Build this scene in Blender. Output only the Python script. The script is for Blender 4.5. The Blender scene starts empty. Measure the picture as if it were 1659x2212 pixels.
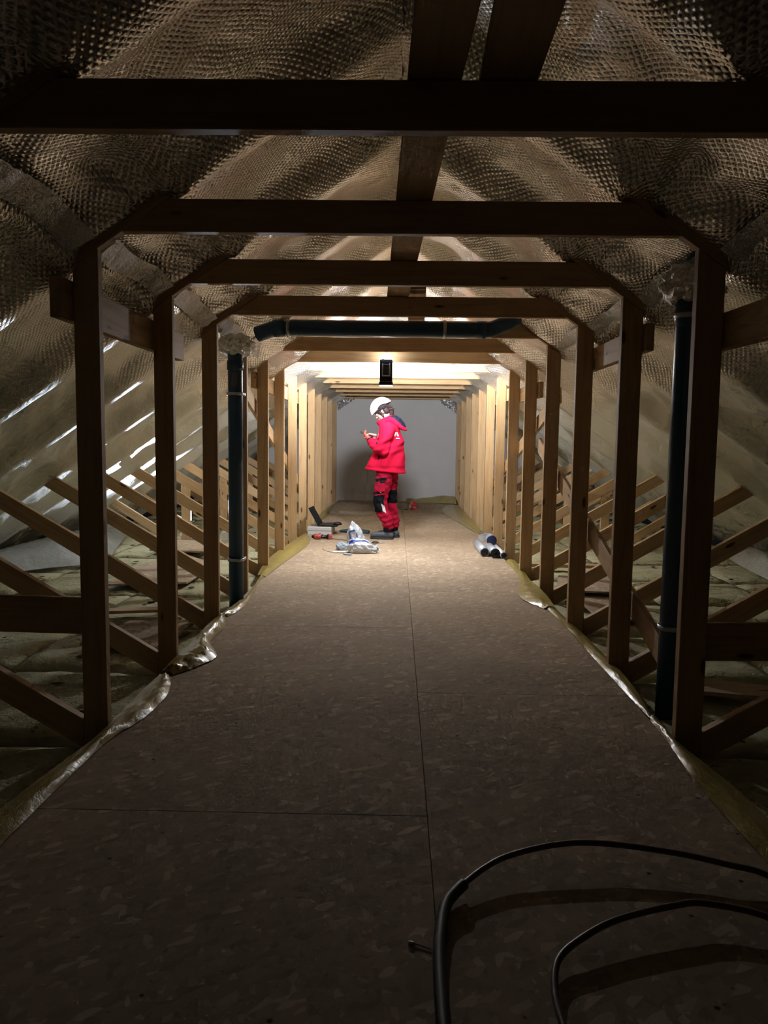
import bpy, bmesh, math, random
import numpy as np
from mathutils import Vector, Matrix, Euler
from mathutils.bvhtree import BVHTree

random.seed(11)
SC = bpy.context.scene
COL = SC.collection
PI = math.pi

# ------------------------------------------------------------------ camera, world, exposure
PITCH, YAW, ROLL, CAM_H = 0.09317, 0.01559, 0.01257, 1.2054
cd = bpy.data.cameras.new('camera')
cd.sensor_fit = 'HORIZONTAL'; cd.sensor_width = 36.0
cd.lens = 36.0 * 1661.0 / 1659.0
cd.clip_start = 0.05; cd.clip_end = 100
cam = bpy.data.objects.new('camera', cd); COL.objects.link(cam)
fw = Vector((-math.sin(YAW) * math.cos(PITCH), math.cos(YAW) * math.cos(PITCH), -math.sin(PITCH)))
rt = Vector((math.cos(YAW), math.sin(YAW), 0)); up = rt.cross(fw)
rt2 = math.cos(ROLL) * rt + math.sin(ROLL) * up
up2 = -math.sin(ROLL) * rt + math.cos(ROLL) * up
m = Matrix((rt2, up2, -fw)).transposed().to_4x4(); m.translation = (0, 0, CAM_H)
cam.matrix_world = m
SC.camera = cam

w = bpy.data.worlds.new('world'); SC.world = w; w.use_nodes = True
w.node_tree.nodes['Background'].inputs[0].default_value = (0.004, 0.004, 0.005, 1)
w.node_tree.nodes['Background'].inputs[1].default_value = 1.0
SC.view_settings.view_transform = 'Standard'; SC.view_settings.look = 'None'
SC.view_settings.gamma = 1.0; SC.view_settings.use_curve_mapping = False
SC.view_settings.exposure = 0.05
SC.cycles.max_bounces = 6; SC.cycles.diffuse_bounces = 3; SC.cycles.glossy_bounces = 4
SC.cycles.transmission_bounces = 6; SC.cycles.transparent_max_bounces = 8
SC.cycles.sample_clamp_indirect = 4.0; SC.cycles.blur_glossy = 0.8
SC.cycles.use_denoising = True
SC.cycles.use_adaptive_sampling = True; SC.cycles.adaptive_threshold = 0.06; SC.cycles.adaptive_min_samples = 12
LAMP_W = 450.0          # the LED work light, facing down the attic away from the camera
DOWN_W = 88.0         # its lower LEDs, shining down past the base
SIDE_W = 55.0           # small lamp beyond the left posts
GLOW_W = 3.0          # light leaving its clear top end

# ------------------------------------------------------------------ helpers
def link(o, parent=None):
    COL.objects.link(o)
    if parent is not None: o.parent = parent
    return o

def empty(name, loc=(0, 0, 0), rotz=0.0, label=None, cat=None, group=None, kind=None):
    o = bpy.data.objects.new(name, None); COL.objects.link(o)
    o.empty_display_size = 0.1
    o.location = loc; o.rotation_euler = (0, 0, rotz)
    return tag(o, label, cat, group, kind)

def tag(o, label=None, cat=None, group=None, kind=None):
    if label: o['label'] = label
    if cat: o['category'] = cat
    if group: o['group'] = group
    if kind: o['kind'] = kind
    return o

def mesh(name, verts, faces, mat=None, parent=None, smooth=False, loc=None, rot=None):
    me = bpy.data.meshes.new(name); me.from_pydata([tuple(v) for v in verts], [], faces); me.update()
    if smooth: me.polygons.foreach_set('use_smooth', [True] * len(me.polygons))
    if mat: me.materials.append(mat)
    o = bpy.data.objects.new(name, me); link(o, parent)
    if loc is not None: o.location = loc
    if rot is not None: o.rotation_euler = rot
    return o

def bm_obj(name, bm, mat, parent=None, smooth=False, loc=None, rot=None):
    me = bpy.data.meshes.new(name); bm.to_mesh(me); bm.free()
    if smooth: me.polygons.foreach_set('use_smooth', [True] * len(me.polygons))
    for mm in (mat if isinstance(mat, (list, tuple)) else [mat]): me.materials.append(mm)
    o = bpy.data.objects.new(name, me); link(o, parent)
    if loc is not None: o.location = loc
    if rot is not None: o.rotation_euler = rot
    return o

def box_bm(sx, sy, sz, bev=0.0, bm=None, c=(0, 0, 0), rot=None, seg=1):
    nb = bmesh.new()
    bmesh.ops.create_cube(nb, size=1.0)
    for v in nb.verts: v.co = Vector((v.co.x * sx, v.co.y * sy, v.co.z * sz))
    if bev: bmesh.ops.bevel(nb, geom=nb.edges[:], offset=bev, segments=seg, affect='EDGES', profile=0.6)
    M = Matrix.Translation(c) @ (Euler(rot).to_matrix().to_4x4() if rot else Matrix())
    nb.transform(M)
    if bm is None: return nb
    me = bpy.data.meshes.new('tmp'); nb.to_mesh(me); nb.free(); bm.from_mesh(me); bpy.data.meshes.remove(me)
    return bm

def box(name, sx, sy, sz, mat, parent=None, loc=(0, 0, 0), rot=None, bev=0.0, seg=1, smooth=False):
    return bm_obj(name, box_bm(sx, sy, sz, bev, seg=seg), mat, parent, smooth, loc, rot)

def tube_data(pts, radii, n=12, caps=True, flat=1.0):
    pts = [Vector(p) for p in pts]; V = []; F = []
    if not hasattr(radii, '__len__'): radii = [radii] * len(pts)
    prev = None
    for i, p in enumerate(pts):
        t = (pts[min(i + 1, len(pts) - 1)] - pts[max(i - 1, 0)]).normalized()
        if prev is None:
            a = Vector((0, 0, 1)) if abs(t.z) < 0.9 else Vector((1, 0, 0))
            u = t.cross(a).normalized()
        else:
            u = (prev - t * prev.dot(t)).normalized()
        prev = u; v = t.cross(u)
        for k in range(n):
            a = 2 * PI * k / n
            V.append(p + (u * math.cos(a) + v * math.sin(a) * flat) * radii[i])
    for i in range(len(pts) - 1):
        for k in range(n):
            a = i * n + k; b = i * n + (k + 1) % n
            F.append((a, b, b + n, a + n))
    if caps:
        F.append(tuple(range(n))[::-1]); F.append(tuple((len(pts) - 1) * n + k for k in range(n)))
    return V, F

def tube(name, pts, r, mat, parent=None, n=12, smooth=True, caps=True):
    V, F = tube_data(pts, r, n, caps)
    o = mesh(name, V, F, mat, parent, smooth)
    return o

def catmull(P, k=8):
    P = [Vector(p) for p in P]; out = []
    for i in range(len(P) - 1):
        p0 = P[max(i - 1, 0)]; p1 = P[i]; p2 = P[i + 1]; p3 = P[min(i + 2, len(P) - 1)]
        for j in range(k):
            t = j / k
            out.append(0.5 * ((2 * p1) + (p2 - p0) * t + (2 * p0 - 5 * p1 + 4 * p2 - p3) * t * t + (3 * p1 - p0 - 3 * p2 + p3) * t ** 3))
    out.append(P[-1]); return out

def vnoise(x, y, seed=0):
    xi = np.floor(x).astype(np.int64); yi = np.floor(y).astype(np.int64)
    xf = x - xi; yf = y - yi
    def h(a, b):
        n = (a * 374761393 + b * 668265263 + seed * 1442695041) & 0xffffffff
        n = ((n ^ (n >> 13)) * 1274126177) & 0xffffffff
        return ((n ^ (n >> 16)) & 0xffff) / 65535.0
    u = xf * xf * (3 - 2 * xf); v = yf * yf * (3 - 2 * yf)
    a = h(xi, yi); b = h(xi + 1, yi); c = h(xi, yi + 1); d = h(xi + 1, yi + 1)
    return (a * (1 - u) + b * u) * (1 - v) + (c * (1 - u) + d * u) * v

def sstep(a, b, x):
    t = np.clip((x - a) / (b - a), 0, 1); return t * t * (3 - 2 * t)

# ------------------------------------------------------------------ materials
class Mat:
    def __init__(self, name):
        self.m = bpy.data.materials.new(name); self.m.use_nodes = True
        self.t = self.m.node_tree; self.N = self.t.nodes; self.L = self.t.links
        self.b = self.N['Principled BSDF']
    def n(self, typ, **kw):
        nd = self.N.new(typ)
        for k, v in kw.items():
            if k.startswith('i_'): nd.inputs[k[2:].replace('_', ' ')].default_value = v
            else: setattr(nd, k, v)
        return nd
    def l(self, a, b): self.L.new(a, b)
    def set(self, **kw):
        for k, v in kw.items(): self.b.inputs[k.replace('_', ' ')].default_value = v
        return self
    def ramp(self, fac, stops):
        r = self.N.new('ShaderNodeValToRGB'); e = r.color_ramp.elements
        while len(e) < len(stops): e.new(0.5)
        for q, (p, c) in zip(e, stops):
            q.position = p; q.color = (*c, 1) if len(c) == 3 else c
        self.l(fac, r.inputs[0]); return r.outputs[0]
    def mix(self, fac, a, b, mode='MIX'):
        nd = self.n('ShaderNodeMix', data_type='RGBA', blend_type=mode)
        for s, v in ((0, fac), (6, a), (7, b)):
            if hasattr(v, 'links'): self.l(v, nd.inputs[s])
            else: nd.inputs[s].default_value = v if s == 0 else ((*v, 1) if len(v) == 3 else v)
        return nd.outputs[2]
    def math(self, op, a, b=None, c=None):
        nd = self.n('ShaderNodeMath', operation=op)
        for i, v in enumerate((a, b, c)):
            if v is None: continue
            if hasattr(v, 'links'): self.l(v, nd.inputs[i])
            else: nd.inputs[i].default_value = v
        return nd.outputs[0]
    def coords(self, which='Object', scale=(1, 1, 1), rnd=False, rot=(0, 0, 0)):
        tc = self.n('ShaderNodeTexCoord'); mp = self.n('ShaderNodeMapping')
        mp.inputs['Scale'].default_value = scale; mp.inputs['Rotation'].default_value = rot
        self.l(tc.outputs[which], mp.inputs['Vector'])
        if rnd:
            oi = self.n('ShaderNodeObjectInfo'); mu = self.math('MULTIPLY', oi.outputs['Random'], 37.0)
            cb = self.n('ShaderNodeCombineXYZ')
            for i in range(3): self.l(mu, cb.inputs[i])
            self.l(cb.outputs[0], mp.inputs['Location'])
        return mp.outputs[0]
    def noise(self, vec, scale, detail=3, rough=0.55, dist=0.0):
        nd = self.n('ShaderNodeTexNoise'); nd.inputs['Scale'].default_value = scale
        nd.inputs['Detail'].default_value = detail; nd.inputs['Roughness'].default_value = rough
        nd.inputs['Distortion'].default_value = dist
        self.l(vec, nd.inputs['Vector']); return nd.outputs[0]
    def voro(self, vec, scale, feat='F1', rand=1.0, out='Distance'):
        nd = self.n('ShaderNodeTexVoronoi'); nd.feature = feat
        nd.inputs['Scale'].default_value = scale; nd.inputs['Randomness'].default_value = rand
        self.l(vec, nd.inputs['Vector']); return nd.outputs[out]
    def bump(self, h, strength=0.5, dist=0.01, prev=None):
        nd = self.n('ShaderNodeBump'); nd.inputs['Strength'].default_value = strength
        nd.inputs['Distance'].default_value = dist; self.l(h, nd.inputs['Height'])
        if prev is not None: self.l(prev, nd.inputs['Normal'])
        self.l(nd.outputs[0], self.b.inputs['Normal']); return nd.outputs[0]

def plain(name, col, rough=0.6, metal=0.0, bumpy=0.0, bscale=60, var=0.12, spec=0.5, **kw):
    M = Mat(name); v = M.coords(); nz = M.noise(v, bscale * 0.3, 3)
    c = tuple(col)
    M.l(M.ramp(nz, [(0.3, tuple(x * (1 - var) for x in c)), (0.7, tuple(min(1, x * (1 + var)) for x in c))]), M.b.inputs['Base Color'])
    M.set(Roughness=rough, Metallic=metal)
    M.b.inputs['Specular IOR Level'].default_value = spec
    for k, x in kw.items(): M.b.inputs[k.replace('_', ' ')].default_value = x
    if bumpy: M.bump(M.noise(v, bscale, 4), bumpy, 0.004)
    return M.m

def wood_mat(name, light, dark, knot):
    M = Mat(name)
    v = M.coords('Object', (0.35, 6, 6), rnd=True)
    g = M.noise(v, 6, 6, 0.62, 0.6)
    c = M.ramp(g, [(0.3, dark), (0.55, light), (0.75, tuple(x * 0.9 for x in light))])
    v2 = M.coords('Object', (2.2, 7.0, 7.0), rnd=True)
    k = M.voro(v2, 1.25)
    kf = M.ramp(k, [(0.075, (1, 1, 1)), (0.125, (0, 0, 0))])
    c2 = M.mix(kf, c, knot)
    # broad tone differences from board to board
    oi = M.n('ShaderNodeObjectInfo'); tone = M.ramp(oi.outputs['Random'], [(0, (0.84, 0.80, 0.76)), (1, (1, 1, 1))])
    c3 = M.mix(1.0, c2, tone, 'MULTIPLY')
    M.l(c3, M.b.inputs['Base Color'])
    M.set(Roughness=0.62); M.b.inputs['Specular IOR Level'].default_value = 0.3
    M.bump(g, 0.25, 0.002)
    return M.m

PINE = wood_mat('pine_planed', (0.57, 0.385, 0.205), (0.44, 0.265, 0.13), (0.13, 0.05, 0.022))
PINE_ROUGH = wood_mat('pine_sawn_weathered', (0.50, 0.36, 0.22), (0.36, 0.24, 0.14), (0.16, 0.08, 0.04))

def osb_mat():
    M = Mat('oriented_strand_board')
    base = None
    for i, (rot, sc) in enumerate((((0, 0, 0.35), (24, 52, 20)), ((0, 0, 1.45), (28, 60, 20)), ((0, 0, 2.5), (20, 46, 20)))):
        v0 = M.coords('Object', (1, 1, 1), rnd=True, rot=rot)
        sm = M.n('ShaderNodeVectorMath', operation='MULTIPLY'); M.l(v0, sm.inputs[0]); sm.inputs[1].default_value = sc; v = sm.outputs[0]
        wob = M.noise(v, 0.9, 2)
        nd = M.n('ShaderNodeTexVoronoi'); nd.inputs['Scale'].default_value = 1.0; M.l(v, nd.inputs['Vector'])
        sep = M.n('ShaderNodeSeparateColor'); M.l(nd.outputs['Color'], sep.inputs[0])
        col = M.ramp(sep.outputs[i % 3], [(0.0, (0.31, 0.235, 0.165)), (0.3, (0.385, 0.295, 0.21)), (0.85, (0.43, 0.33, 0.24)), (1.0, (0.62, 0.50, 0.38))])
        if base is None: base = col; h = sep.outputs[0]
        else:
            msk = M.ramp(sep.outputs[(i + 1) % 3], [(0.45, (0, 0, 0)), (0.5, (1, 1, 1))])
            base = M.mix(msk, base, col)
    v = M.coords('Object', (1, 1, 1), rnd=True)
    big = M.ramp(M.noise(v, 1.3, 4), [(0.3, (0.82, 0.80, 0.78)), (0.7, (1.05, 1.03, 1.0))])
    c = M.mix(1.0, base, big, 'MULTIPLY')
    sp = M.ramp(M.voro(v, 8.0), [(0.04, (1, 1, 1)), (0.07, (0, 0, 0))])
    c = M.mix(sp, c, (0.06, 0.035, 0.02))
    dirt = M.ramp(M.noise(v, 28, 5, 0.7), [(0.28, (1, 1, 1)), (0.36, (0, 0, 0))])
    c = M.mix(dirt, c, (0.12, 0.075, 0.045))
    M.l(c, M.b.inputs['Base Color'])
    M.set(Roughness=0.85); M.b.inputs['Specular IOR Level'].default_value = 0.12
    M.bump(h, 0.18, 0.002)
    return M.m
OSB = osb_mat()

def wool_mat():
    M = Mat('mineral_wool'); v = M.coords('Object', rnd=True)
    n1 = M.noise(v, 5, 6, 0.65); n2 = M.noise(v, 45, 4, 0.7)
    c = M.ramp(n1, [(0.3, (0.33, 0.305, 0.18)), (0.5, (0.43, 0.405, 0.255)), (0.7, (0.50, 0.475, 0.33))])
    sp = M.ramp(M.noise(v, 11, 5, 0.7), [(0.30, (1, 1, 1)), (0.37, (0, 0, 0))])
    c = M.mix(sp, c, (0.07, 0.06, 0.035))
    M.l(c, M.b.inputs['Base Color']); M.set(Roughness=0.95); M.b.inputs['Specular IOR Level'].default_value = 0.1
    a = M.bump(n2, 0.7, 0.012); M.bump(n1, 0.8, 0.05, a)
    return M.m
WOOL = wool_mat()

def foil_mat():
    M = Mat('bubble_foil_insulation')
    uv = M.n('ShaderNodeUVMap'); uv.uv_map = 'UVMap'
    mp = M.n('ShaderNodeMapping'); mp.inputs['Scale'].default_value = (1, 1, 1)
    M.l(uv.outputs[0], mp.inputs['Vector']); v = mp.outputs[0]
    # jitter the rows so that the bubbles wander
    nj = M.n('ShaderNodeTexNoise'); nj.inputs['Scale'].default_value = 2.2; nj.inputs['Detail'].default_value = 1.0; M.l(v, nj.inputs['Vector'])
    ad = M.n('ShaderNodeVectorMath', operation='MULTIPLY_ADD'); M.l(nj.outputs['Color'], ad.inputs[0])
    ad.inputs[1].default_value = (0.10, 0.10, 0); M.l(v, ad.inputs[2])
    sj = M.n('ShaderNodeSeparateXYZ'); M.l(ad.outputs[0], sj.inputs[0]); u_, w_ = sj.outputs[0], sj.outputs[1]
    K = 2 * PI / 0.0205
    # staggered rows of round bubbles: product of waves along two slanting directions
    sa = M.math('SINE', M.math('MULTIPLY', M.math('ADD', u_, w_), K * 0.72)); sb = M.math('SINE', M.math('MULTIPLY', M.math('SUBTRACT', u_, w_), K * 0.72))
    bub = M.math('MULTIPLY', M.math('ADD', sa, 1.0), M.math('ADD', sb, 1.0))
    sep = M.n('ShaderNodeSeparateXYZ'); M.l(v, sep.inputs[0])
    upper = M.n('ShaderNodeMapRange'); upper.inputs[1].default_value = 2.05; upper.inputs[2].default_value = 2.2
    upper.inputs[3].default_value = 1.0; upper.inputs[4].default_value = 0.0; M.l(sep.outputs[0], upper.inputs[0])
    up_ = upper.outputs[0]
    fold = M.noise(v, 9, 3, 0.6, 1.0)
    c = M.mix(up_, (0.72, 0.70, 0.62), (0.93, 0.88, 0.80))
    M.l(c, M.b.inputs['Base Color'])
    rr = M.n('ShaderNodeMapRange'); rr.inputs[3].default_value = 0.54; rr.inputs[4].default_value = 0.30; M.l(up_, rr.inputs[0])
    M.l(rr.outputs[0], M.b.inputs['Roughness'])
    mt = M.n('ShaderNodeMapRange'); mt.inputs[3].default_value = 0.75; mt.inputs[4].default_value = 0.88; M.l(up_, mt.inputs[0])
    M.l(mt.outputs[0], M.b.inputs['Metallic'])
    hb = M.math('MULTIPLY', M.math('MULTIPLY', bub, up_), 0.00085)
    weave = M.math('MULTIPLY', M.math('SINE', M.math('MULTIPLY', sep.outputs[0], 420.0)), M.math('SINE', M.math('MULTIPLY', sep.outputs[1], 420.0)))
    h = M.math('MULTIPLY_ADD', weave, 0.00016, hb)
    h = M.math('MULTIPLY_ADD', fold, 0.011, h)
    M.bump(h, 1.0, 1.0)
    return M.m
FOIL = foil_mat()

def crumple_mat(name, col, rough, metal, trans=0.0, scale=14, strength=0.7):
    M = Mat(name); v = M.coords('Object'); nz = M.noise(v, scale, 6, 0.65, 1.5)
    M.l(M.ramp(nz, [(0.3, tuple(x * 0.85 for x in col)), (0.7, col)]), M.b.inputs['Base Color'])
    M.set(Roughness=rough, Metallic=metal); M.b.inputs['Transmission Weight'].default_value = trans
    M.bump(nz, strength, 0.02)
    return M.m
FOIL_SILVER = crumple_mat('crumpled_silver_foil', (0.75, 0.74, 0.76), 0.22, 0.95, 0, 10, 0.9)
FILM = crumple_mat('yellow_vapour_film', (0.33, 0.25, 0.07), 0.28, 0.0, 0.0, 5, 0.25)
SHEET = crumple_mat('clear_plastic_sheet', (0.62, 0.64, 0.62), 0.22, 0.0, 0.45, 9, 0.8)
BAGMAT = crumple_mat('white_plastic_bag', (0.80, 0.83, 0.88), 0.35, 0.0, 0.15, 22, 0.7)
PACKMAT = crumple_mat('pale_blue_packaging', (0.50, 0.60, 0.68), 0.3, 0.0, 0.2, 25, 0.7)
TAPE = crumple_mat('aluminium_tape', (0.92, 0.89, 0.84), 0.5, 0.4, 0, 14, 0.8)

def plaster_mat():
    M = Mat('grey_plaster'); v = M.coords()
    c = M.ramp(M.noise(v, 1.2, 5), [(0.3, (0.57, 0.54, 0.535)), (0.7, (0.62, 0.59, 0.585))])
    M.l(c, M.b.inputs['Base Color']); M.set(Roughness=0.9); M.bump(M.noise(v, 40, 4), 0.3, 0.004); return M.m
PLASTER = plaster_mat()
DARKDECK = plain('dark_underfloor', (0.05, 0.04, 0.03), 0.9)
PIPE = plain('dark_blue_grey_pipe', (0.028, 0.075, 0.135), 0.32, var=0.08)
RUBBER = plain('black_rubber', (0.012, 0.012, 0.013), 0.5)
STEEL = plain('galvanised_steel', (0.45, 0.46, 0.46), 0.35, 0.9)
BLACKPL = plain('black_plastic', (0.007, 0.007, 0.009), 0.45, spec=0.2)
GREYPL = plain('grey_plastic', (0.16, 0.17, 0.18), 0.4)
WHITEBOX = plain('white_polystyrene', (0.78, 0.78, 0.80), 0.7, bumpy=0.2, bscale=120, var=0.03)
REDPL = plain('tool_red', (0.36, 0.05, 0.045), 0.4)
TEAL = plain('dark_teal_cover', (0.016, 0.045, 0.055), 0.5, bumpy=0.2, bscale=90)
BLUE = plain('blue_trim', (0.02, 0.06, 0.36), 0.4)
REDCARD = plain('red_card', (0.66, 0.035, 0.06), 0.5)
WHITECARD = plain('white_card', (0.75, 0.72, 0.72), 0.6, var=0.04)
TUBEMAT = plain('pale_silver_tube', (0.62, 0.67, 0.76), 0.28, 0.35, var=0.05)
HOSE = plain('brown_flexible_pipe', (0.10, 0.07, 0.06), 0.4)
SKIN = plain('skin', (0.32, 0.17, 0.135), 0.5, var=0.08)
HAIR = plain('dark_hair', (0.016, 0.008, 0.007), 0.6, bumpy=0.6, bscale=150, spec=0.15)
RED_J = plain('red_jacket_cloth', (0.40, 0.006, 0.030), 0.9, bumpy=0.5, bscale=12, var=0.08, spec=0.05)
RED_T = plain('red_trouser_cloth', (0.30, 0.008, 0.03), 0.9, bumpy=0.4, bscale=25, var=0.12, spec=0.05)
BLACK_T = plain('black_panel_cloth', (0.008, 0.008, 0.011), 0.9, bumpy=0.3, bscale=60, spec=0.08)
NAVY = plain('navy_lining', (0.005, 0.008, 0.018), 0.8, bumpy=0.3, spec=0.1)
REFLECT = plain('reflective_white', (0.80, 0.78, 0.80), 0.5, var=0.03)
HELMET = plain('white_helmet_shell', (0.80, 0.80, 0.79), 0.25, var=0.01)
GLOVE = plain('red_work_glove', (0.62, 0.055, 0.035), 0.65, bumpy=0.3)
BOOT = plain('grey_boot_leather', (0.055, 0.066, 0.085), 0.55, bumpy=0.3)
SOLE = plain('dark_boot_sole', (0.03, 0.03, 0.035), 0.7)

def emis(name, col, strength):
    M = Mat(name); M.b.inputs['Emission Color'].default_value = (*col, 1)
    M.b.inputs['Emission Strength'].default_value = strength
    M.b.inputs['Base Color'].default_value = (*col, 1); return M.m

# ------------------------------------------------------------------ the shell
RT, RS = 2.745, 0.68                       # rafter underside: z = RT - RS*|x|
Y0 = 2.073                                 # front face of the nearest truss, one every metre
NT = 14
YS = [Y0 + k for k in range(NT)]
Y_BACK = 15.30

def gable(name, y, t, mat, label):
    P = [(-4.2, -0.3), (4.2, -0.3), (4.2, 0.1), (0, 3.0), (-4.2, 0.1)]
    V = [(x, y, z) for x, z in P] + [(x, y + t, z) for x, z in P]; n = 5
    F = [tuple(range(n)), tuple(range(2 * n - 1, n - 1, -1))] + [(i, i + n, (i + 1) % n + n, (i + 1) % n) for i in range(n)]
    o = mesh(name, V, F, mat); tag(o, label, None, None, 'structure'); return o
gable('wall_back', Y_BACK, 0.2, PLASTER, 'grey plastered gable wall closing the far end of the attic')
gable('wall_front', -7.2, 0.2, DARKDECK, 'gable wall behind the viewer')

floor = box('floor', 8.4, 22.6, 0.05, DARKDECK, None, (0, 4.1, -0.325)); tag(floor, 'attic floor with board walkway and wool slabs', None, None, 'structure')
def floor_child(o):
    o.parent = floor; o.location = Vector(o.location) - Vector((0, 4.1, -0.325)); return o
# OSB walkway panels, two rows, joints staggered
def osb_panel(x0, x1, y0, y1):
    o = box('osb_panel', x1 - x0 - 0.002, y1 - y0 - 0.002, 0.022, OSB, None, ((x0 + x1) / 2, (y0 + y1) / 2, -0.011), bev=0.0012)
    return floor_child(o)
ys = [-7.1, -5.12, -2.62, -0.12, 2.38, 4.88, 7.38, 9.88, 12.38, 14.88, 15.30]
for a, b in zip(ys[:-1], ys[1:]): osb_panel(-1.165, 0.115, a, b)
ys = [-7.1, -6.4, -3.9, -1.40, 1.10, 3.60, 6.10, 8.60, 11.10, 13.60, 15.30]
for a, b in zip(ys[:-1], ys[1:]): osb_panel(0.115, 1.125, a, b)

# mineral wool slabs between the bottom chords
def batt_mesh(wx, wy, seed):
    nx, ny = 12, 10
    xs = np.linspace(-wx / 2, wx / 2, nx + 1); yy = np.linspace(-wy / 2, wy / 2, ny + 1)
    X, Y = np.meshgrid(xs, yy, indexing='ij')
    Z = 0.0 + (vnoise(X * 4 + 9 * seed, Y * 4, seed) - 0.5) * 0.018 + (vnoise(X * 14, Y * 14 + seed * 5, seed + 3) - 0.5) * 0.014
    ed = np.minimum(np.minimum(X + wx / 2, wx / 2 - X) / 0.06, np.minimum(Y + wy / 2, wy / 2 - Y) / 0.05)
    Z = Z - 0.022 * (1 - np.clip(ed, 0, 1)) ** 2
    V = [(X[i, j], Y[i, j], Z[i, j]) for i in range(nx + 1) for j in range(ny + 1)]
    F = [(i * (ny + 1) + j, (i + 1) * (ny + 1) + j, (i + 1) * (ny + 1) + j + 1, i * (ny + 1) + j + 1) for i in range(nx) for j in range(ny)]
    # skirts
    rim = [i * (ny + 1) for i in range(nx + 1)] + [nx * (ny + 1) + j for j in range(1, ny + 1)] + [i * (ny + 1) + ny for i in range(nx - 1, -1, -1)] + [j for j in range(ny - 1, 0, -1)]
    b = len(V); V += [(V[r][0], V[r][1], -0.20) for r in rim]
    k = len(rim)
    F += [(rim[i], b + i, b + (i + 1) % k, rim[(i + 1) % k]) for i in range(k)]
    F.append(tuple(b + i for i in range(k))[::-1])
    me = bpy.data.meshes.new('insulation_batt'); me.from_pydata(V, [], F); me.materials.append(WOOL)
    me.polygons.foreach_set('use_smooth', [True] * len(me.polygons)); return me
battm = {}
for side in (-1, 1):
    segs = ((1.19, 2.13), (2.13, 3.10), (3.10, 4.03))
    for k in range(-1, NT):
        ya = Y0 + k + 0.056; yb = min(Y0 + k + 1 - 0.012, Y_BACK - 0.01)
        for q, (xa, xb) in enumerate(segs):
            key = (q, k % 3, k == NT - 1)
            if key not in battm: battm[key] = batt_mesh(xb - xa - 0.006, yb - ya - 0.006, len(battm) + 1)
            o = bpy.data.objects.new('insulation_batt', battm[key]); link(o)
            o.location = (side * (xa + xb) / 2, (ya + yb) / 2, -0.055 - 0.012 * random.random())
            if random.random() < 0.5 and k != NT - 1: o.rotation_euler = (0, 0, PI)
            floor_child(o)

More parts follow.
